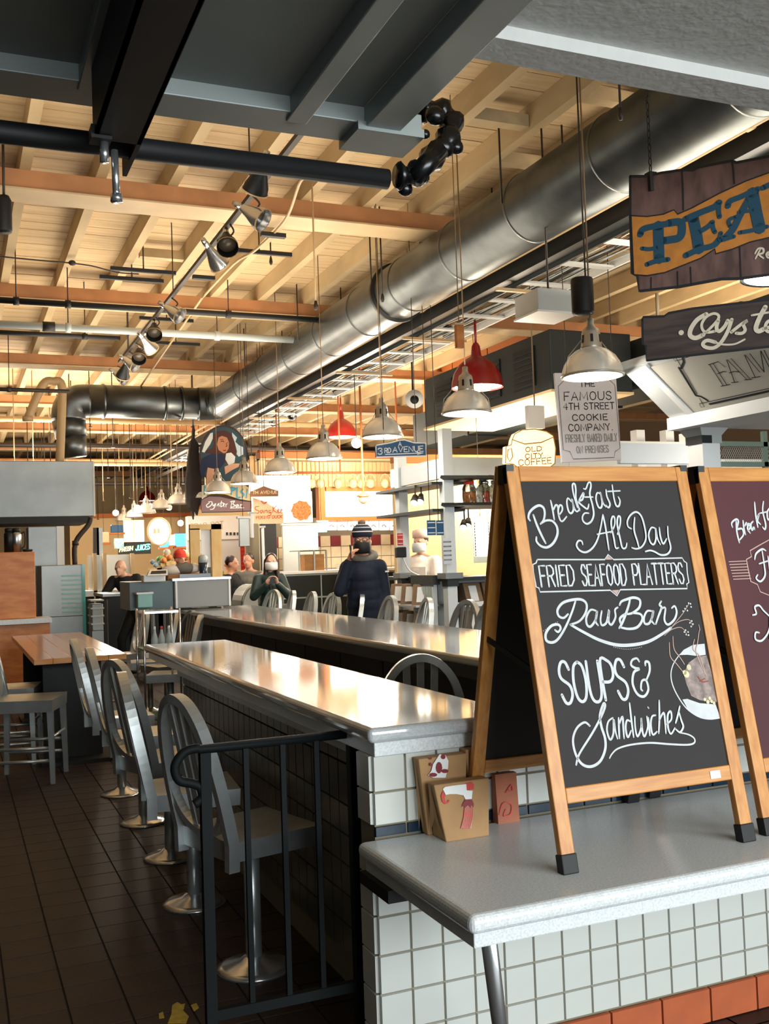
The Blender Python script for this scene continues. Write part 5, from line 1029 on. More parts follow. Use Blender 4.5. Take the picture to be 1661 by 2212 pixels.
# jars on the upper shelf
JC = ['#c0702a', '#d8d0c0', '#b8452a', '#e0d6b0', '#9a5a2a', '#d8a850']
for i, px_ in enumerate((1014, 1030, 1045, 1058, 1072, 1082)):
    p = onY(px_, 1080, YS); z = zs2+.05; t = thing('glass_jar', 'glass jar on the white stall shelf, '+ORD[i]+' from the corner post', 'jar', (p.x, YS, z), 'jars on the stall shelf')
    h = .26 if i % 2 else .2; r = .075
    MB().lathe([(r, 0), (r, h*.8), (r*.75, h)], 16, (p.x, YS, z), cap=False).build('glass', M['glass'], t); MB().lathe([(r*.9, .004), (r*.9, h*.6)], 14, (p.x, YS, z)).build('contents', mat('jar_fill_%d' % i, JC[i], .7, var=.3, scale=40), t)
    MB().lathe([(r*.8, h), (r*.8, h+.03), (.02, h+.04)], 16, (p.x, YS, z)).build('lid', M['redcloth' if i % 3 == 0 else 'steel'], t)
# serving counter of the stall and bag shelves
sc = thing('stall_counter', 'dark edged stall counter behind the tall stools', 'counter', (6, YS+.3, 0))
zc_ = onY(1000, 1246, YS).z
MB().box((XS-.05, YS-.05, zc_-.04), (10.2, YS+.5, zc_)).build('top', M['hvac'], sc); MB().box((XS+.0, YS+.2, zc_-.04), (XS+.4, YP2+.6, zc_)).build('side_top', M['hvac'], sc)
MB().box((XS+.05, YS+.42, 0), (10.2, YS+.5, zc_-.04)).build('back_panel', M['greywall'], sc)
for z in (1.08, .78): MB().box((XS+.05, YS-.02, z-.02), (10.2, YS+.42, z)).build('shelf', M['greywall'], sc); MB().box((XS+.05, YS-.04, z-.02), (10.2, YS-.02, z+.03)).build('shelf_lip', M['white'], sc)
for z in (1.08, .78): MB().box((XS-.25, YS+.35, z-.02), (XS+.05, YP2+.8, z)).build('side_shelf', M['greywall'], sc)
# bread bags with white labels
def breadbag(x, y, z, label, rz=0.):
    t = thing('coffee_bag', label, 'paper bag', (x, y, z), 'brown bags on the stall shelves', rz or 1e-6)
    MB().hexa([(-.1, -.09, 0), (.1, -.09, 0), (.1, .1, 0), (-.1, .1, 0), (-.1, .0, .22), (.1, .0, .22), (.1, .1, .22), (-.1, .1, .22)]).build('bag_body', mat('brown_bag', '#7c6248', .8, var=.12), t, bevel=.006)
    MB().hexa([(-.045, -.082, .03), (.045, -.082, .03), (.045, -.012, .19), (-.045, -.012, .19), (-.045, -.086, .032), (.045, -.086, .032), (.045, -.016, .192), (-.045, -.016, .192)]).build('label', M['white'], t)
    return t
n = 0
for z, nm in ((1.08, 'upper'), (.78, 'lower')):
    for k in range(9): breadbag(XS+.32+k*.225, YS+.16, z, 'brown paper bag with white label on the %s stall shelf, %s from the corner post' % (nm, ORD[k]))
    for k in range(3): breadbag(XS-.1, YS+.5+k*.3, z, 'brown bag with white label on the %s side shelf, %s from the corner' % (nm, ORD[k]), -.7)
# ribbed white panel between the posts
rp_ = thing('ribbed_panel', 'white ribbed panel between the two stall posts', 'panel', onY(921, 1300, YS+.0))
a, b = onX(897, 1262, XS-.08), onX(943, 1340, XS-.08)
MB().box((XS-.1, b.y, .1), (XS-.06, a.y, a.z)).build('panel', M['greywall'], rp_)
for k in range(9): y = b.y+(a.y-b.y)*(k+.5)/9; MB().box((XS-.115, y-.02, .1), (XS-.1, y+.02, a.z-.02)).build('rib', mat('sage_white', '#b9c4bd', .5), rp_)
MB().box((XS-.12, b.y-.03, a.z), (XS-.04, a.y+.03, a.z+.1)).build('cap', M['hvac'], rp_)
# notices and small fittings on the posts
Pn = Plane((XS-.06, YP2, 1.6), (0, -1, 0))
def notice(label, x0, y0, x1, y1, Y, m, lines=0, lm='white'):
    t, a, b = pthing('notice', label, 'notice', x0, y0, x1, y1, Y, .006, m, 'sheet'); pl = yplane(Y, x0, y1)
    if lines:
        q0 = pl.px(x0, y1); q1 = pl.px(x1, y0); w = q1[0]-q0[0]; h = q1[1]-q0[1]
        ribbons(pl, [[(q0[0]+w*.15, q0[1]+h*(.15+.7*k/max(1, lines-1))), (q0[0]+w*.85, q0[1]+h*(.15+.7*k/max(1, lines-1)))] for k in range(lines)], h*.06, smooth=False, taper=False).build('print', M[lm], t)
    return t
notice('blue notice with white print hanging left of the corner post', 922, 1124, 942, 1156, YS-.24, M['blue'], 3)
notice('blue notice with white heading hanging on the corner post', 942, 1124, 959, 1156, YS-.24, M['blue'], 2)
notice('white hand washing notice fixed to the corner post', 957, 1162, 976, 1218, YS-.07, mat('paper_white', '#cdd4dc', .7), 5, 'softink')
notice('red and white notice on the second stall post', 858, 1152, 871, 1178, YP2-.2, M['red'], 3)
t, a, b = pthing('till_screen', 'black till display on the second stall post', 'till', 858, 1182, 879, 1204, YP2-.25, .08, M['black'], 'case'); MB().tube(smoothline([(b.x-.03, YP2-.2, b.z), (b.x+.05, YP2-.2, b.z-.15), (b.x+.25, YP2-.1, zc_)], 5), .008, 6).build('cable', M['white'], t)
notice('framed menu board in the white stall', 1020, 1115, 1062, 1215, YS+2.2, mat('menu_grey', '#6f7672', .6), 12)
for i, px_ in enumerate((823+880-823, 905, 912)): pass
for i, (x, y) in enumerate(((897, 1072), (910, 1070), (1003, 1125), (1012, 1122))):
    c = onY(x, y, YS+.4); t = thing('stall_spotlight', ['left', 'right', 'lower left', 'lower right'][i]+' small dark clip spotlight inside the white stall', 'spotlight', c); d = Vector((-.4, -.5, -.7)).normalized()
    MB().tube([c, c+d*.1], [.03, .045], 12).build('can', M['rod'], t); MB().tube([c+d*.1, c+d*.104], .038, 12).build('lens', M['bulb'], t); MB().tube([c, (c.x, c.y, c.z+.12)], .008, 6).build('stem', M['rod'], t)
# ================================================================== BLUE STREET SIGN
Yst = 9.2; PS = yplane(Yst, 865, 970)
ss = thing('street_sign', 'blue street sign reading 3rd Avenue with an arrow', 'sign', onY(865, 970, Yst))
cX = (680, 880, .2622)
so = pxl(PS, [[(500, 312), (620, 292), (700, 270), (740, 268), (820, 292), (915, 295), (918, 400), (505, 410)]], *cX)[0]
MB().prism([PS.p(a, b, 0) for a, b in so][::-1], PS.n*-.02).build('sign_plate', M['blue'], ss, recalc=True)
ribbons(PS, [[(a*.99+.0, b) for a, b in so+[so[0]]]], .012, smooth=False, taper=False).build('border', M['white'], ss)
for s, q in (('3', [(520, 388), (557, 386), (557, 335), (520, 337)]), ('RD', [(575, 375), (625, 372), (625, 335), (575, 337)]), ('AVENUE', [(642, 370), (892, 362), (890, 318), (642, 328)]), ('A', [(690, 318), (712, 318), (712, 282), (690, 282)])):
    ribbons(PS, textlines(s, pxl(PS, [q], *cX)[0], .3), .009, smooth=False, taper=False).build('lettering', M['white'], ss)
ribbons(PS, pxl(PS, [[(580, 388), (890, 376)], [(840, 370), (890, 376), (845, 388)]], *cX), .008, smooth=False, taper=False).build('arrow', M['white'], ss)
for x in (830, 900): h = PS.p(*PS.px(x, 958), -.01); MB().tube([h, (h.x, h.y, DZ)], .004, 6).build('hanger_wire', M['rod'], ss)
# ================================================================== PAINTED LADY SIGN (far oyster bar sign)
Yl = 17.5
PL = Plane(onY(490, 1010, Yl), Vector((.97, -.24, 0)))
cL = (400, 900, .18061)
ls = thing('painted_sign', 'cut-out sign with painted dark haired woman above Oyster Bar board', 'sign', onY(490, 1010, Yl))
def lp_(pts, off=.002): return patch(PL, pxl(PL, [pts], *cL)[0], off)
cx, cy_, rx, ry_ = 460, 480, 285, 370
ov = pxl(PL, [[(cx+rx*math.cos(t*math.pi/14), cy_+ry_*math.sin(t*math.pi/14)) for t in range(28)]], *cL)[0]
MB().prism([PL.p(a, b, 0) for a, b in ov], PL.n*-.04).build('oval_board', mat('dark_teal_board', '#26434e', .6), ls, recalc=True)
ribbons(PL, [ov+[ov[0]]], .03, smooth=False, taper=False).build('oval_border', mat('dark_brown_border', '#3a2420', .7), ls)
ink = lambda n, h: mat(n, h, .7)
lp_([(330, 190), (300, 200), (240, 300), (200, 420), (230, 430), (300, 330), (330, 260)], .001).build('wing_shape', M['soffit'], ls)
lp_([(560, 190), (620, 250), (600, 300), (640, 340), (700, 370), (700, 450), (640, 480), (600, 430), (570, 300)], .001).build('ship_shape', ink('pale_blue_print', '#b9cbd2'), ls)
lp_([(340, 330), (330, 240), (370, 180), (470, 165), (550, 200), (590, 300), (620, 420), (590, 520), (520, 560), (430, 540), (330, 440), (240, 440), (260, 400), (320, 380)], .0025).build('hair_shape', ink('auburn_print', '#4a231c'), ls)
lp_([(400, 250), (440, 230), (500, 250), (525, 310), (520, 380), (490, 430), (460, 440), (400, 400), (380, 330)], .0035).build('face_shape', ink('face_print', '#bb7f5c'), ls)
lp_([(255, 470), (320, 440), (380, 450), (430, 440), (480, 470), (470, 560), (400, 640), (350, 660), (270, 600), (200, 760), (170, 620), (200, 500)], .003).build('shirt_shape', ink('navy_print', '#14213f'), ls)
lp_([(490, 440), (550, 430), (600, 480), (590, 550), (520, 580), (480, 510)], .0036).build('pale_sleeve_shape', M['soffit'], ls)
lp_([(270, 610), (350, 625), (330, 760), (300, 860), (250, 840), (255, 700)], .0036).build('arm_shape', ink('arm_print', '#c99a7c'), ls); lp_([(470, 600), (560, 560), (650, 560), (640, 600), (560, 640), (480, 690)], .0036).build('hand_shape', ink('arm_print', '#c99a7c'), ls)
ribbons(PL, pxl(PL, [[(425, 300), (450, 292), (465, 305)], [(500, 315), (515, 310)], [(455, 400), (475, 405), (488, 398)], [(490, 320), (500, 350), (485, 360)], [(420, 275), (455, 270)]], *cL), .014, off=.0045).build('face_lines', ink('auburn_print', '#4a231c'), ls)
lp_([(200, 820), (330, 800), (480, 775), (560, 770), (640, 790), (790, 860), (790, 1010), (640, 985), (480, 930), (330, 920), (200, 960)], .006).build('ribbon_banner', ink('cream_banner', '#cbb78f'), ls)
ribbons(PL, pxl(PL, [[(560, 840), (550, 930)], [(545, 850), (600, 860), (560, 890)], [(620, 850), (620, 960), (655, 965)], [(690, 870), (665, 900), (700, 930), (680, 965)], [(740, 870), (730, 970)], [(230, 830), (230, 930)], [(270, 830), (240, 860), (270, 920)]], *cL), .035, off=.008).build('banner_lettering', ink('sky_blue_print', '#4c9cb8'), ls)
ob_ = pxl(PL, [[(195, 990), (290, 950), (420, 955), (560, 985), (680, 1005), (785, 1015), (785, 1130), (560, 1140), (200, 1145), (185, 1060)]], *cL)[0]
MB().prism([PL.p(a, b, .01) for a, b in ob_][::-1], PL.n*-.03).build('lower_board', ink('mauve_plank', '#7d6062'), ls, recalc=True)
ribbons(PL, [ob_+[ob_[0]]], .016, off=.011, smooth=False, taper=False).build('painted_edge', M['ink'], ls)
ribbons(PL, pxl(PL, [[(290, 1030), (255, 1060), (270, 1085), (310, 1060), (320, 1020), (280, 1020)], [(330, 1040), (335, 1070), (365, 1040), (340, 1100), (300, 1110)], [(380, 1070), (400, 1040), (405, 1075)], [(435, 1010), (425, 1075), (445, 1070)], [(415, 1035), (450, 1030)], [(450, 1065), (470, 1045), (455, 1040), (465, 1080)], [(485, 1045), (487, 1080)], [(487, 1055), (505, 1042)], [(560, 1010), (545, 1085)], [(540, 1020), (590, 1010), (570, 1045), (600, 1065), (550, 1085)], [(630, 1050), (610, 1060), (615, 1085), (635, 1055), (640, 1085)], [(660, 1050), (658, 1085)], [(660, 1060), (685, 1050)], [(540, 1095), (700, 1090)]], *cL), .017, off=.014).build('script_lettering', M['white'], ls)
for x in (480, 525): h = PL.p(*PL.px(x, 935), -.02); MB().tube([h, (h.x, h.y, DZ)], .005, 6).build('hanger_wire', M['rod'], ls)
# dark ragged silhouette cut-out beside it
sd = thing('dark_banner', 'black ragged cut-out board edge left of the painted woman', 'sign', onY(425, 1010, Yl+.3)); PQ = Plane(onY(425, 1010, Yl+.3), Vector((.9, .4, 0)))
rg = pxl(PQ, [[(100, 100), (120, 160), (115, 260), (160, 330), (170, 480), (190, 600), (200, 1000), (170, 1080), (150, 1180), (110, 1110), (105, 1230), (80, 1130), (20, 1050), (10, 800), (40, 520), (70, 300), (90, 260)]], *cL)[0]
MB().prism([PQ.p(a, b, 0) for a, b in rg], PQ.n*-.04).build('board', mat('charred_brown', '#1d130f', .8), sd, recalc=True); h = PQ.p(*PQ.px(420, 925), -.02); MB().tube([h, (h.x, h.y, DZ)], .005, 6).build('hanger_wire', M['rod'], sd)
# ================================================================== FAR STALLS
def panel(nm, label, cat, x0, y0, x1, y1, Y, d, m, part='panel', group=None): return pthing(nm, label, cat, x0, y0, x1, y1, Y, d, m, part, group)
YM = 17.0
t, a, b = panel('menu_board', 'big glowing white menu board framed in orange', 'menu board', 700, 1060, 872, 1118, YM, .1, M['screen'], 'lit_panel')
for x0, y0, x1, y1, nm in ((686, 1052, 702, 1128, 'frame_side'), (702, 1052, 872, 1061, 'frame_top'), (702, 1117, 872, 1125, 'frame_bottom')):
    p, q = onY(x0, y0, YM), onY(x1, y1, YM); MB().box((p.x, YM-.05, q.z), (q.x, YM+.12, p.z)).build(nm, M['orangewall'], t)
for k in range(8):
    x = 707+k*22.6; t, a, b = panel('menu_card', 'small backlit menu picture card, '+ORD[k]+' from the left below the glowing board', 'menu card', x, 1124, x+21, 1145, YM-.05, .03, M['smallwhite'], 'card', 'menu cards below the lit board')
    pl = yplane(YM-.05, x, 1145); ribbons(pl, [[pl.px(x+5, 1137), pl.px(x+9, 1134), pl.px(x+14, 1138)]], .03, off=.004).build('picture', M['softink'], t)
# stall back wall with tile
bw = thing('stall_back_wall', 'cream tiled back wall of the lit food stall', 'stall wall', onY(780, 1180, YM+.6)); a, b = onY(600, 1120, YM+.6), onY(900, 1345, YM+.6)
MB().box((a.x-.6, YM+.62, 0), (b.x+3, YM+.7, a.z)).build('wall_core', M['grout'], bw)
ct_ = mat('cream_tile', '#d9c9a8', .25, var=.05); w = .2; me = tilemesh(w-.008, w-.008, ct_, .015); rme = tilemesh(w-.008, w-.008, M['darkred'], .018)
for i in range(26):
    for j in range(4):
        x = a.x-.2+i*w; z = onY(780, 1165, YM).z-.1-j*w; o = link('tile', rme if (j == 0 and i % 2 == 0) else me, None, bw); o.location = Vector((x, YM+.605, z))-org(bw)
t, a, b = panel('stall_header', 'orange lit beam above the menu board', 'beam', 560, 975, 900, 992, YM+.2, .25, mat('orange_beam', '#b5652f', .6), 'beam'); [MB().box((q_, YM+.25, 0), (q_+.12, YM+.37, b.z)).build('post', M['cream'], t) for q_ in (a.x, b.x-.12)]; MB().box((a.x, YM+.18, b.z-.03), (b.x, YM+.5, b.z)).build('lip', M['beam2'], t)
t, a, b = panel('corrugated_wall', 'cream corrugated wall above the menu board', 'wall panel', 540, 985, 900, 1052, YM+1.2, .05, M['cream'], 'sheet')
for k in range(40): x = a.x+(b.x-a.x)*k/40; MB().box((x, YM+1.17, b.z), (x+.05, YM+1.2, a.z)).build('rib', M['cream'], t)
t = thing('utensil_rail', 'brown rail above the menu board for hanging heat lamps', 'rail', onY(720, 1018, YM-.2)); a, b = onY(570, 1021, YM-.2), onY(880, 1016, YM-.2); MB().tube([a, (b.x, a.y, a.z)], .02, 8).build('rail', mat('rust_pipe', '#8a4a22', .6), t)
for x in (600, 735, 860): p = onY(x, 1018, YM-.2); MB().tube([(p.x, YM-.2, a.z), (p.x, YM-.2, DZ)], .015, 6).build('drop_rod', MATS['rust_pipe'], t)
zr_ = a.z
for i, x in enumerate((578, 592, 620, 640, 672, 690, 729, 762, 780, 800, 832)):
    p = onY(x, 1030, YM-.2); t = thing('heat_lamp', 'small hanging heat lamp above the menu board, '+ORD[i]+' from the left', 'lamp', (p.x, YM-.2, zr_-.2), 'heat lamps on the brown rail'); c = Vector((p.x, YM-.2, zr_-.16))
    MB().tube([(c.x+.1*math.cos(s*math.pi/6), c.y, c.z+.14*math.sin(s*math.pi/6)) for s in range(7)], .01, 6).build('hoop', M['pipecream'], t); MB().ell(c-Vector((0, 0, .03)), .075, .075, .085).build('bulb_shell', M['pipecream'], t)
t = thing('globe_pendant', 'small globe pendant on a rust stem before the menu board', 'lamp', onY(785, 1080, YM-1)); c = onY(785, 1078, YM-1); MB().tube([c+Vector((0, 0, .08)), (c.x, c.y, DZ)], .02, 8).build('stem', MATS['rust_pipe'], t); MB().lathe([(.12, .04), (.08, .08), (.02, .12)], 18, c).build('cap', MATS['rust_pipe'], t); MB().ell(c, .085).build('globe', M['pipecream'], t)
# duck restaurant sign
Yk = 15.6; t, a, b = panel('food_sign', 'bright backlit sign reading Sang Kee Peking Duck with noodle picture', 'sign', 545, 1062, 676, 1128, Yk, .08, M['backlit'], 'lit_panel')
p, q = onY(540, 1027, Yk), onY(672, 1064, Yk); MB().box((p.x, Yk+.02, q.z), (q.x, Yk+.08, p.z)).build('upper_panel', M['backlit'], t)
pl = yplane(Yk, 600, 1100)
patch(pl, [pl.px(x, y) for x, y in ((546, 1075), (575, 1085), (612, 1110), (612, 1131), (548, 1131))], .003).build('orange_field', M['saffron'], t)
ribbons(pl, textlines('PEKING DUCK', [pl.px(x, y) for x, y in ((553, 1121), (609, 1119), (609, 1113), (553, 1115))], .35), .01, off=.006, smooth=False, taper=False).build('lettering', mat('orange_ink', '#c4541d', .6), t)
ribbons(pl, [[pl.px(400+x*.18061, 900+y*.18061) for x, y in ln] for ln in ([(880, 1075), (840, 1080), (840, 1110), (880, 1130), (870, 1155), (835, 1150)], [(930, 1120), (900, 1125), (905, 1155), (930, 1130), (935, 1155)], [(950, 1120), (950, 1155)], [(950, 1130), (975, 1120), (980, 1155)], [(1025, 1120), (1000, 1125), (1005, 1155), (1025, 1140), (1020, 1180), (990, 1180)], [(1050, 1065), (1045, 1150)], [(1095, 1065), (1050, 1110), (1095, 1150)], [(1105, 1135), (1125, 1115), (1108, 1110), (1108, 1150), (1130, 1145)], [(1140, 1135), (1160, 1115), (1143, 1110), (1143, 1150), (1165, 1145)], [(905, 1010), (940, 1045), (975, 1020), (940, 1030), (915, 1005)])], .014, off=.006).build('script_lettering', mat('orange_ink', '#c4541d', .6), t)
patch(pl, [(pl.px(651, 1103)[0]+.16*math.cos(s*.35)*(1+.12*(s % 2)), pl.px(651, 1103)[1]+.15*math.sin(s*.35)*(1+.12*(s % 2))) for s in range(18)], .004).build('noodle_picture', M['noodle'], t)
bs = thing('street_sign', 'brown street sign reading TH AVENUE above the duck sign', 'sign', onY(572, 1062, Yk-.3)); pb_ = yplane(Yk-.3, 572, 1062); bo = [pb_.px(x, y) for x, y in ((541, 1073), (541, 1062), (556, 1056), (570, 1050), (586, 1056), (601, 1060), (601, 1072))]
MB().prism([pb_.p(a, b, 0) for a, b in bo], pb_.n*-.02).build('sign_plate', M['brownsign'], bs, recalc=True); ribbons(pb_, textlines('TH AVENUE', [pb_.px(x, y) for x, y in ((546, 1067), (598, 1066), (598, 1060), (546, 1061))], .3), .011, off=.004, smooth=False, taper=False).build('lettering', M['cream'], bs); h = pb_.p(*pb_.px(570, 1052), -.01); MB().tube([h, (h.x, h.y, DZ)], .004, 6).build('hanger_wire', M['rod'], bs)
# dark tiled counter with white trim, display case
kc = thing('dark_tile_counter', 'dark green tiled counter with white edge strips behind the tall stools', 'counter', onY(680, 1345, 15.2)); Yq = 15.2
a, b = onY(612, 1241, Yq), onY(742, 1345, Yq)
MB().box((a.x, Yq+.03, 0), (b.x+1, Yq+.8, a.z)).build('core', mat('pale_joint', '#a9b3ad', .6), kc); MB().box((a.x-.03, Yq-.04, a.z), (b.x+1, Yq+.85, a.z+.04)).build('top', M['white'], kc)
gt = mat('dark_green_glazed_tile', '#0a1413', .45, var=.2, spec=.2); tm = tilemesh(.6, .33, gt, .03)
for i in range(4):
    for j in range(4): o = link('tile', tm, None, kc); o.location = Vector((a.x+.01+i*.63, Yq, a.z-.36-j*.355))-org(kc)
dcz = thing('display_case', 'glass display case with papers on the dark tiled counter', 'display case', onY(680, 1238, Yq+.3)); p, q = onY(646, 1190, Yq+.2), onY(706, 1241, Yq+.2)
MB().box((p.x, Yq+.2, q.z), (q.x, Yq+.205, p.z)).build('pane', M['glass'], dcz); MB().box((p.x, Yq+.2, p.z-.01), (q.x, Yq+.7, p.z+.01)).build('top', M['greybox'], dcz)
for x in (p.x, (p.x*.45+q.x*.55), q.x): MB().box((x-.012, Yq+.19, q.z), (x+.012, Yq+.215, p.z)).build('frame', M['hoodsteel'], dcz)
for k in range(3): MB().box((p.x+.75, Yq+.3, a.z+.05+k*.03), (p.x+1.05, Yq+.55, a.z+.07+k*.03)).build('tray', M['greybox'], dcz)
MB().box((q.x-.35, Yq+.25, a.z+.04), (q.x-.02, Yq+.5, a.z+.3)).build('wood_box', M['cabwood'], dcz)
dg = thing('curved_case', 'curved glass food case left of the woman', 'display case', onY(545, 1310, 14.2)); c = onY(556, 1262, 14.2); p = onY(523, 1310, 14.2)
arc = [(p.x+(c.x-p.x)*(1-math.cos(s*math.pi/12)), 14.2, p.z+(c.z-p.z)*math.sin(s*math.pi/12)) for s in range(7)]
MB().tube(arc, .02, 8).build('front_frame', M['steel'], dg); MB().prism(arc+[(c.x, 14.2, p.z)], (0, .6, 0)).build('case_body', M['greybox'], dg, recalc=True)
MB().box((p.x, 14.15, 0), (c.x, 14.8, p.z)).build('plinth', M['stainless'], dg)
# partition glass, pillars, shutters behind
for i, (lab, x0, y0, x1, y1, Y, m) in enumerate((('dark doorway panel left of the menu board', 562, 1132, 600, 1240, 16.2, 'black'), ('white upright strip hanging beside the dark doorway', 541, 1110, 549, 1162, 14.6, 'white'), ('grey board hanging beside the white strip', 516, 1120, 540, 1180, 14.0, 'hoodsteel'),
        ('frosted glass stall screen right of the doorway', 610, 1135, 690, 1245, 16.6, 'greywall'), ('white stall upright right of the doorway', 566, 1140, 575, 1290, 15.6, 'white'), ('pale green edged stall panel at left of the menu cards', 686, 1128, 707, 1150, 16.6, 'aqua'))):
    t, a, b = panel('stall_screen', lab, 'panel', x0, y0, x1, y1, Y, .06, M[m]); MB().box((a.x-.02, Y-.01, a.z), (b.x+.02, Y+.07, a.z+.03)).build('top_edge', M['greywall'], t)
t, a, b = panel('red_shutter', 'red roller shutter behind the pine hatch', 'shutter', 486, 1165, 530, 1232, 20, .05, M['redcloth'], 'curtain')
for k in range(8): MB().box((a.x, 19.97, b.z+(a.z-b.z)*k/8), (b.x, 20, b.z+(a.z-b.z)*(k+.5)/8)).build('slat', M['redcloth'], t)
MB().box((a.x, 20, 0), (b.x, 20.05, b.z)).build('lower_curtain', M['redcloth'], t)
t, a, b = panel('checker_stall', 'pale stall front with carved lettering CRAB POT and checker strip', 'stall', 405, 1115, 520, 1165, 19, .2, M['whitecloth'], 'fascia'); MB().box((a.x, 19.05, 0), (b.x, 19.2, b.z)).build('lower_front', M['whitecloth'], t)
pl = yplane(19, 450, 1130); ribbons(pl, textlines('CRAB POT', [pl.px(x, y) for x, y in ((410, 1142), (482, 1136), (482, 1126), (410, 1132))], .3), .015, off=.004, smooth=False, taper=False).build('lettering', M['pipecream'], t)
for k in range(5): p, q = onY(488+k*8, 1150, 19), onY(492+k*8, 1156, 19); MB().box((p.x, 18.98, q.z), (q.x, 19, p.z)).build('check', M['ink'], t)
# far left cluster of signs
Yf = 22.
for i, (nm, lab, x0, y0, x1, y1, m) in enumerate((('lit_sign', 'warm lit square sign right of the neon heart', 268, 1124, 312, 1170, 'warmpanel'), ('lit_sign', 'small blue and white sign left of the warm square sign', 240, 1134, 267, 1150, 'blue'), ('lit_sign', 'blue lit panel under the round sign', 346, 1155, 366, 1182, 'neonblue'), ('lit_sign', 'blue lit panel right of the round sign', 378, 1153, 402, 1180, 'neonblue'), ('lit_sign', 'pale pink lit panel between the blue panels', 366, 1155, 378, 1178, 'neonpink'), ('lit_sign', 'orange round cornered sign at far left', 214, 1150, 236, 1172, 'saffron'))):
    t, a, b = panel(nm, lab, 'sign', x0, y0, x1, y1, Yf, .1, M[m], 'lit_panel'); MB().box((a.x-.03, Yf+.0, b.z-.04), (b.x+.03, Yf+.1, b.z)).build('frame', M['orangewall'], t)
rs = thing('round_sign', 'round glowing white sign with tan rim in the far distance', 'sign', onY(344, 1148, Yf-.4)); c = onY(344, 1148, Yf-.4); pr_ = yplane(Yf-.4, 344, 1148)
MB().prism([c+Vector((.22*math.cos(s*math.pi/14), 0, .27*math.sin(s*math.pi/14))) for s in range(28)], (0, .1, 0)).build('lit_disc', M['backlit'], rs, recalc=True); MB().tube([c+Vector((.235*math.cos(s*math.pi/14), .02, .285*math.sin(s*math.pi/14))) for s in range(28)], .025, 6, closed=True).build('rim', M['saffron'], rs)
for dx in (-.12, -.04): MB().box(c+Vector((dx, -.01, -.04)), c+Vector((dx+.05, 0, .06))).build('panel_mark', M['saffron'], rs)
nf = thing('neon_sign', 'neon sign reading Fresh Juices in yellow and aqua', 'neon sign', onY(290, 1188, Yf-.2)); pn = yplane(Yf-.2, 290, 1188)
ribbons(pn, textlines('FRESH', [pn.px(x, y) for x, y in ((258, 1192), (286, 1188), (287, 1180), (260, 1183))], .25), .018, smooth=False, taper=False).build('lettering', M['neonyellow'], nf); ribbons(pn, textlines('JUICES', [pn.px(x, y) for x, y in ((293, 1189), (323, 1186), (324, 1175), (294, 1179))], .25), .018, smooth=False, taper=False).build('lettering', M['neonaqua'], nf); p, q = onY(255, 1172, Yf-.18), onY(326, 1196, Yf-.18); MB().box((p.x, Yf-.18, q.z), (q.x, Yf-.15, p.z)).build('backing', M['hvac'], nf)
nh = thing('neon_heart', 'small white neon heart sign left of the warm square sign', 'neon sign', onY(256, 1172, Yf-.3)); ph = yplane(Yf-.3, 256, 1172); ribbons(ph, [[ph.px(x, y) for x, y in ((257, 1182), (249, 1172), (252, 1166), (257, 1171), (262, 1166), (265, 1172), (257, 1182))]], .05).build('tube', M['neonaqua'], nh); p, q = onY(246, 1163, Yf-.28), onY(268, 1185, Yf-.28); MB().box((p.x, Yf-.28, q.z), (q.x, Yf-.26, p.z)).build('backing', M['greywall'], nh)
# glass stall and counters far left
t, a, b = panel('glass_stall', 'glass fronted stall with pillars at the far left behind the prep table', 'stall', 190, 1200, 290, 1272, 18.5, .05, mat('milky_glass', '#cfd8d4', .2, alpha=.45), 'glass_front')
for x in (205, 226, 286): p = onY(x, 1195, 18.4); MB().box((p.x-.03, 18.4, 0), (p.x+.03, 18.5, p.z)).build('mullion', M['pipecream'], t)
for x in (207, 215): p = onY(x, 1140, 18.8); MB().box((p.x-.05, 18.8, 0), (p.x+.05, 18.9, p.z)).build('column', M['rod' if x == 207 else 'hoodsteel'], t)
MB().box((a.x-.5, 18.4, b.z-.1), (onY(330, 1272, 18.4).x, 19, b.z)).build('counter', M['white'], t); MB().box((a.x-.5, 18.5, 0), (onY(330, 1272, 18.4).x, 19, b.z-.1)).build('counter_front', M['darksteel'], t)
PC_ = ['#d98a4a', '#c9c2b0', '#7fae6a', '#b84a3a', '#dcc27a', '#8fa7b8', '#e0dccf']
for i, (x, y, r) in enumerate(((365, 1205, .12), (380, 1200, .14), (352, 1212, .1), (396, 1213, .12), (410, 1205, .11), (340, 1218, .1), (430, 1208, .1), (500, 1222, .12))):
    c = onY(x, y, 17.5); t = thing('produce_pile', ['orange', 'cream', 'green', 'red', 'yellow', 'blue-grey', 'white', 'tan'][i]+' heap of produce behind the counter end', 'produce', c); mb = MB()
    for k in range(6): MB().ell(c+Vector((random.uniform(-r, r), random.uniform(-r, r), random.uniform(-r*.4, r*.5))), r*.45).build('piece', mat('produce_%d' % i, PC_[i % 7], .6, var=.2), t)
    MB().box(c+Vector((-r*1.4, -r, -r*1.2)), c+Vector((r*1.4, r, -r*.7))).build('crate', M['pine'], t); MB().box((c.x-r*1.2, c.y-r, 0), (c.x+r*1.2, c.y+r, c.z-r*1.2)).build('stand', M['hoodsteel'], t)
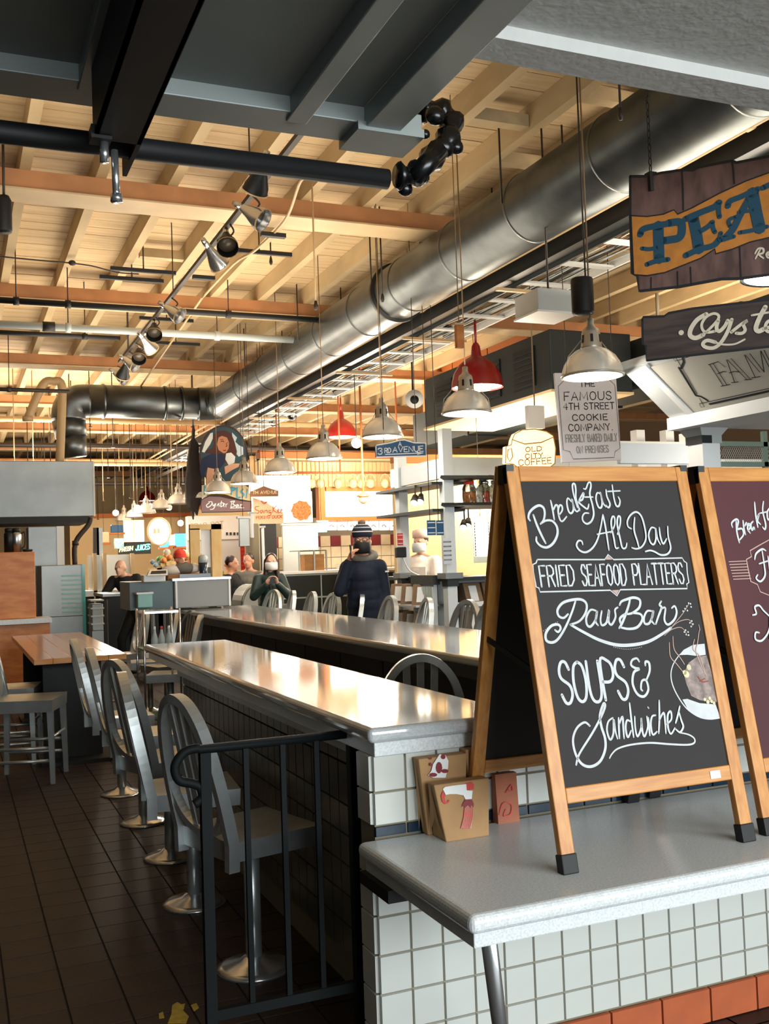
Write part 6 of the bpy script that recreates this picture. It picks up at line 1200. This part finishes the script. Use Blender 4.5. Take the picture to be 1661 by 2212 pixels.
# bright far wall of stalls
for i, (x0, x1, y0, y1, Y, m, lab) in enumerate(((150, 420, 1120, 1300, 30, 'cream', 'cream stall wall at the far left of the hall'), (420, 620, 1100, 1300, 28, 'cream', 'cream stall wall behind the painted sign'), (850, 1350, 1000, 1300, 13.2, 'cream', 'cream back wall of the white stall'))):
    t, a, b = panel('stall_wall', lab, 'stall wall', x0, y0, x1, y1, Y, .1, M[m]); MB().box((a.x, Y-.05, a.z), (b.x, Y+.12, a.z+.12)).build('cornice', M['orangewall'], t)
    MB().box((a.x, Y, 0), (b.x, Y+.1, b.z)).build('lower_wall', M['whitecloth'], t)
# white header panel behind the cookie sign
t, a, b = panel('white_header', 'pale blue-white header panel right of the cookie sign', 'panel', 1338, 955, 1490, 1002, 8.2, .06, mat('cool_white', '#c5d2de', .5)); MB().box((a.x, 8.19, a.z-.012), (b.x, 8.27, a.z+.01)).build('top_edge', M['white'], t)
for x in (1382, 1445): p = onY(x, 955, 8.3); MB().box((p.x-.05, 8.28, 0), (p.x+.05, 8.38, p.z+.12)).build('upright', M['white'], t)
# clutter: hanging bulbs far left
for i, (x, y) in enumerate(((365, 1096), (325, 1094), (297, 1097), (250, 1108), (390, 1130), (770, 957))):
    c = onY(x, y, 24 if i < 5 else 13); t = thing('bare_bulb', ['bare bulb hanging above the round sign', 'bare bulb left of the tenth pendant lamp', 'bare bulb beside the far red lamp', 'bare bulb at the far left of the lamp row', 'bare bulb right of the round sign', 'bright spotlight left of the blue street sign'][i], 'bulb', c); MB().ell(c, .07).build('bulb', M['bulb'], t); MB().tube([c+Vector((0, 0, .05)), (c.x, c.y, DZ)], .006, 6).build('cord', M['rod'], t)
for o in list(bpy.data.objects):
    if o.parent is None and o.name.split('.')[0] in ('lit_sign', 'round_sign', 'neon_sign', 'neon_heart', 'notice', 'food_sign', 'menu_board', 'stall_screen') and o.type == 'EMPTY':
        c = o.location
        zt = max((ch.matrix_basis @ Vector(b)).z for ch in o.children for b in ch.bound_box)+c.z
        if o.name.startswith('notice') and c.y > 9.4 and c.y < 11.2: continue
        MB().tube([(c.x, c.y+.03, zt-.05), (c.x, c.y+.03, DZ)], .004, 6).build('hanger_wire', M['rod'], o)
# ================================================================== PEOPLE
def remesh(o, v, sm=6):
    r = o.modifiers.new('remesh', 'REMESH'); r.mode = 'VOXEL'; r.voxel_size = v; r.use_smooth_shade = True
    s = o.modifiers.new('smooth', 'SMOOTH'); s.factor = .5; s.iterations = sm
def hand(mb, w, d, up, curl=.5, s=1.):
    """five fingers leaving a palm at wrist w towards d; up = back of hand"""
    w, d, up = Vector(w), Vector(d).normalized(), Vector(up); side = d.cross(up).normalized(); up = side.cross(d).normalized()
    pc_ = w+d*.045*s; mb.caps(w, .026*s, pc_+d*.03*s, .03*s)
    for k in (-1.5, -.5, .5, 1.5): mb.caps(w+d*.03*s+side*k*.012*s, .016*s, w+d*.085*s+side*k*.019*s, .013*s)
    for k, ln in zip((-1.5, -.5, .5, 1.5), (.062, .078, .074, .058)):
        a = w+d*.085*s+side*k*.02*s; b = a+(d-up*curl*.5).normalized()*ln*.55*s; c = b+(d*(1-curl)-up*curl).normalized()*ln*.5*s
        mb.caps(a, .0105*s, b, .0095*s); mb.caps(b, .0095*s, c, .008*s)
    a = w+d*.02*s+side*.025*s; b = a+(side*.8+d*.6).normalized()*.045*s; c = b+(d*.9-up*.2).normalized()*.03*s; mb.caps(a, .014*s, b, .011*s); mb.caps(b, .011*s, c, .009*s)
def person(label, loc, rz, P, skin, top, legs, voxel=.014, extra=None, hair=None, hat=None, mask=None, fem=False, group=None):
    """local frame: faces -y, person's right is -x"""
    t = thing('person', label, 'person', loc, group, rz or 1e-6)
    H = dict(pel=(0, 0, .98), chest=(0, 0, 1.36), neck=(0, 0.01, 1.54), head=(0, -.015, 1.70), rs=(-.19, .0, 1.47), re=(-.27, .03, 1.2), rw=(-.26, -.08, .97), ls=(.19, 0, 1.47), le=(.27, .03, 1.2), lw=(.26, -.08, .97), rk=(-.1, -.02, .52), lk=(.1, -.02, .52), rf=(-.11, .03, .08), lf=(.11, .03, .08), curl=.5, rup=(-1, 0, 0), lup=(1, 0, 0)); H.update(P)
    V = {k: Vector(v) for k, v in H.items() if isinstance(v, tuple)}
    hd_ = V['head']; mb = MB()
    mb.ell(hd_+Vector((0, .012, .025)), .078, .098, .1); mb.ell(hd_+Vector((0, -.02, -.045)), .058, .07, .075); mb.caps(hd_+Vector((0, -.095, .0)), .011, hd_+Vector((0, -.102, -.028)), .017)
    for s in (-1, 1): mb.ell(hd_+Vector((s*.08, .012, -.005)), .014, .025, .034); mb.ell(hd_+Vector((s*.03, -.078, .028)), .022, .015, .012)
    mb.ell(hd_+Vector((0, -.083, -.062)), .026, .016, .012); mb.ell(hd_+Vector((0, -.07, -.098)), .026, .022, .02)
    mb.caps(hd_+Vector((0, .02, -.06)), .055, V['neck'], .06); mb.caps(V['neck'], .06, V['chest'], .12); mb.caps(V['chest'], .12, V['pel'], .12)
    for s in 'rl':
        mb.caps(V['neck'], .05, V[s+'s'], .055); mb.caps(V[s+'s'], .052, V[s+'e'], .042); mb.caps(V[s+'e'], .042, V[s+'w'], .029)
        d = H.get(s+'d') or (V[s+'w']-V[s+'e']); hand(mb, V[s+'w'], d, V[s+'up'], H['curl'])
        sx = -1 if s == 'r' else 1
        hp = V['pel']+Vector((sx*.085, 0, -.03)); mb.caps(hp, .085, V[s+'k'], .055); mb.caps(V[s+'k'], .055, V[s+'f'], .038)
    o = mb.build('body', skin, t); remesh(o, voxel, 3)
    # jacket
    mb = MB(); w = .165 if fem else .19
    ax = V['chest']-V['pel']
    for k in range(5): c = V['pel'].lerp(V['chest'], k/4); mb.ell(c, (w-.01*abs(k-1)), .135+.008*k, .14)
    mb.ell(V['chest'].lerp(V['neck'], .35), w, .13, .13); mb.caps(V['neck']-Vector((0, 0, .03)), .075, V['chest'], .13)
    for s in 'rl': mb.caps(V[s+'s'], .078, V[s+'e'], .066); mb.caps(V[s+'e'], .066, V[s+'w'].lerp(V[s+'e'], .08), .048); mb.caps(V['chest'].lerp(V['neck'], .45), .095, V[s+'s'], .075)
    sx = V['pel']; mb.ell(sx-Vector((0, 0, .09)), w*.98, .14, .12)
    o = mb.build('jacket', top, t); remesh(o, .014, 5)
    mb = MB()
    for s in 'rl':
        k_ = -1 if s == 'r' else 1; hp = V['pel']+Vector((k_*.085, 0, -.05)); mb.caps(hp, .105, V[s+'k'], .075); mb.caps(V[s+'k'], .075, V[s+'f'], .06)
    mb.ell(V['pel']-Vector((0, 0, .04)), .16, .13, .11); o = mb.build('trousers', legs, t); remesh(o, .016, 4)
    for s in 'rl': f = V[s+'f']; mb = MB().ell(f+Vector((0, -.07, -.045)), .048, .13, .045).build('shoe', M['black'], t)
    for s in (-1, 1):
        e = MB().ell(hd_+Vector((s*.031, -.088, .018)), .013, .008, .008).build('eye', M['white'], t); MB().ell(hd_+Vector((s*.031, -.0945, .018)), .006, .004, .006).build('iris', M['ink'], e)
    if hair:
        mb = MB(); mb.ell(hd_+Vector((0, .03, .045)), .09, .098, .095)
        if fem:
            mb.caps(hd_+Vector((-.07, .03, .02)), .04, hd_+Vector((-.09, .0, -.22)), .035); mb.caps(hd_+Vector((.07, .03, .02)), .04, hd_+Vector((.09, .0, -.22)), .035); mb.caps(hd_+Vector((0, .06, 0)), .07, hd_+Vector((0, .07, -.2)), .07)
        o = mb.build('hair', hair, t); remesh(o, .012, 3)
    if mask:
        mb = MB(); vs_ = []; n_ = 9; m_ = 6
        for i in range(m_+1):
            for j in range(n_+1):
                th = (-1+2*j/n_)*1.25; zz = -.005-.1*i/m_; R = .088+.012*math.sin(math.pi*i/m_)*math.cos(th); yy_ = .105+.022*math.sin(math.pi*(i+.6)/(m_+1.2))*math.cos(th)
                vs_.append(hd_+Vector((R*math.sin(th), -yy_*math.cos(th)+.005, zz-(.012 if i == m_ else 0)*math.cos(th))))
        mb.add(vs_, [(i*(n_+1)+j, i*(n_+1)+j+1, (i+1)*(n_+1)+j+1, (i+1)*(n_+1)+j) for i in range(m_) for j in range(n_)], True)
        o = mb.build('face_mask', mask, t); sl = o.modifiers.new('solid', 'SOLIDIFY'); sl.thickness = .006
    if extra: extra(t, V, hd_)
    return t
def man_extra(t, V, h):
    # striped beanie with pompom, glasses, phone, grey hood
    prof = [(.098, -.0), (.104, .02), (.105, .05), (.1, .075), (.085, .105), (.055, .125), (.02, .133)]
    c = h+Vector((0, .01, .05)); ht_ = MB().lathe(prof, 28, c).build('beanie', mat('navy_knit', '#161d30', .9, bump=.3, bscale=120), t)
    for r, z0, z1 in ((.1075, .048, .06), (.092, .09, .1), (.06, .122, .13)): MB().lathe([(r, z0), (r+.002, (z0+z1)/2), (r-.003, z1)], 28, c, cap=False).build('stripe', mat('white_knit', '#c9c6c0', .9), ht_)
    MB().ell(c+Vector((0, 0, .145)), .04, .04, .03).build('pompom', mat('brown_knit', '#6e5a4c', .95, bump=.4, bscale=90), ht_)
    g = MB()
    for s in (-1, 1): g.tube([h+Vector((s*.036+.026*math.cos(k*math.pi/6), -.103, .02+.019*math.sin(k*math.pi/6))) for k in range(12)], .003, 6, closed=True); g.tube([h+Vector((s*.062, -.103, .024)), h+Vector((s*.086, -.01, .024))], .0025, 6)
    g.tube([h+Vector((-.01, -.105, .022)), h+Vector((.01, -.105, .022))], .003, 6); g.build('glasses', M['black'], t)
    ph_ = V['rw']+Vector((.035, -.035, .085)); MB().hexa([ph_+Vector(v) for v in ((-.006, -.038, -.075), (.006, -.038, -.075), (.006, .032, -.08), (-.006, .032, -.08), (-.016, -.03, .07), (-.004, -.03, .07), (-.004, .04, .065), (-.016, .04, .065))]).build('phone', M['blackgloss'], t, bevel=.004)
    o = MB().tube([V['neck']+Vector((.115*math.cos(k*math.pi/8), .03+.1*math.sin(k*math.pi/8), .02+.035*math.sin(k*math.pi/8))) for k in range(16)], .038, 10, closed=True).build('hood', M['greycloth'], t)
    MB().ell(V['neck']+Vector((0, .12, .0)), .11, .06, .08).build('hood_back', M['greycloth'], t)
    MB().box(V['ls']+Vector((.06, -.06, -.06)), V['ls']+Vector((.095, -.03, -.045))).build('sleeve_logo', M['white'], t)
mp = onY(783, 1171, 9.95)
k = mp.z-1.70; mz = mp.z/1.70
o = person('man in navy hooded jacket and striped bobble hat holding a phone to his ear', (mp.x, 9.95, 0), -.5,
           dict(rs=(-.165, 0, 1.45), re=(-.235, -.1, 1.22), rw=(-.13, -.12, 1.52), rd=(.08, -.02, .14), rup=(-1, -.3, .3), ls=(.165, .0, 1.45), le=(.205, .03, 1.17), lw=(.19, -.08, .92), ld=(-.05, -.1, -.25), curl=.55), M['skin'], M['navycloth'], M['blackcloth'], .0085, man_extra, M['hair'], None, mat('black_mask', '#08090a', .7))
o.scale = (mz, mz, mz)
def woman_extra(t, V, h):
    c = (V['rw']+V['lw'])/2+Vector((0, -.05, .06)); MB().box(c-Vector((.035, .008, .06)), c+Vector((.035, .008, .06))).build('phone', M['blackgloss'], t)
    b = V['pel']+Vector((.12, -.18, .02)); bgk = MB().box(b-Vector((.13, .04, .08)), b+Vector((.13, .04, .08))).build('shoulder_bag', M['greycloth'], t, bevel=.02); MB().tube(smoothline([tuple(b+Vector((-.1, 0, .08))), tuple(V['chest']+Vector((0, -.15, 0))), tuple(V['rs']+Vector((.08, 0, .09)))], 6), .01, 6).build('strap', M['black'], t)
wp = onY(581, 1213, 13.6); wz = wp.z/1.7
o = person('woman in dark green puffer coat and white mask with hands raised to her phone', (wp.x, 13.6, 0), -.25, dict(rs=(-.17, 0, 1.45), re=(-.24, -.14, 1.2), rw=(-.04, -.28, 1.38), ls=(.17, 0, 1.45), le=(.26, -.13, 1.2), lw=(.1, -.28, 1.38), rd=(.05, -.08, .15), ld=(-.05, -.08, .15), rup=(-.5, .5, .5), lup=(.5, .5, .5), head=(.03, -.05, 1.69)), M['skin2'], M['bottlegreen'], M['blackcloth'], .012, woman_extra, M['hair'], None, M['white'], True)
o.scale = (wz, wz, wz)
def chef_extra(t, V, h):
    MB().lathe([(.098, .0), (.1, .06), (.092, .09), (.03, .11)], 24, h+Vector((0, .012, .055))).build('cook_cap', mat('pale_pink_cap', '#d8b6a6', .8), t)
    MB().box(V['chest']+Vector((-.13, -.155, -.4)), V['chest']+Vector((.13, -.14, .05))).build('apron', M['whitecloth'], t)
cp_ = onY(909, 1172, 11.6); cz_ = min(1.06, cp_.z/1.7)
o = person('cook in white jacket, pale cap and mask inside the white stall', (cp_.x, 11.6, cp_.z-1.7*cz_), -.9, dict(re=(-.25, -.1, 1.2), rw=(-.15, -.3, 1.15), le=(.25, -.1, 1.2), lw=(.15, -.3, 1.15)), M['skin'], M['whitecloth'], M['whitecloth'], .013, chef_extra, M['hair'], None, M['greywall'])
o.scale = (cz_, cz_, cz_)
bp_ = onY(312, 1207, 14.9)
o = person('bald man in black shirt leaning over the steel prep table', (bp_.x-.12, 15.75, 0), -.55, dict(pel=(.12, .15, .98), chest=(0, -.02, 1.32), neck=(-.02, -.1, 1.46), head=(-.02, -.2, 1.58), rs=(-.2, -.06, 1.4), re=(-.3, -.2, 1.15), rw=(-.28, -.34, .98), ls=(.17, -.04, 1.42), le=(.27, -.15, 1.18), lw=(.2, -.36, 1.08)), M['skin2'], M['blackcloth'], M['blackcloth'], .014)
def beanie_red(t, V, h):
    c = h+Vector((0, .01, .03)); b_ = MB().lathe([(.1, 0), (.104, .05), (.09, .1), (.05, .13), (.01, .14)], 22, c).build('beanie', M['redcloth'], t); MB().lathe([(.106, -.005), (.108, .02), (.104, .035)], 22, c, cap=False).build('cuff', M['redcloth'], b_)
rp2 = onY(388, 1208, 16.5)
o = person('person in red knitted hat and black coat behind the counter end', (rp2.x, 16.5, rp2.z-1.7), .4, dict(), M['skin'], M['blackcloth'], M['blackcloth'], .015, beanie_red, M['hair'])
for i, (x, y, Y, top, hr, lab) in enumerate(((445, 1205, 18, 'bottlegreen', 'redhair', 'auburn haired person in green behind the pine hatch'), (537, 1212, 16.0, 'greycloth', 'hair', 'dark haired person in grey behind the woman in the puffer coat'), (500, 1218, 15.9, 'blackcloth', 'hair', 'dark haired person in black in front of the red shutter'))):
    p_ = onY(x, y, Y); person(lab, (p_.x, Y, p_.z-1.7), [.3, -.6, 1.][i], dict(), M['skin'], M[top], M['denim'], .016, None, M[hr], fem=(i == 0))
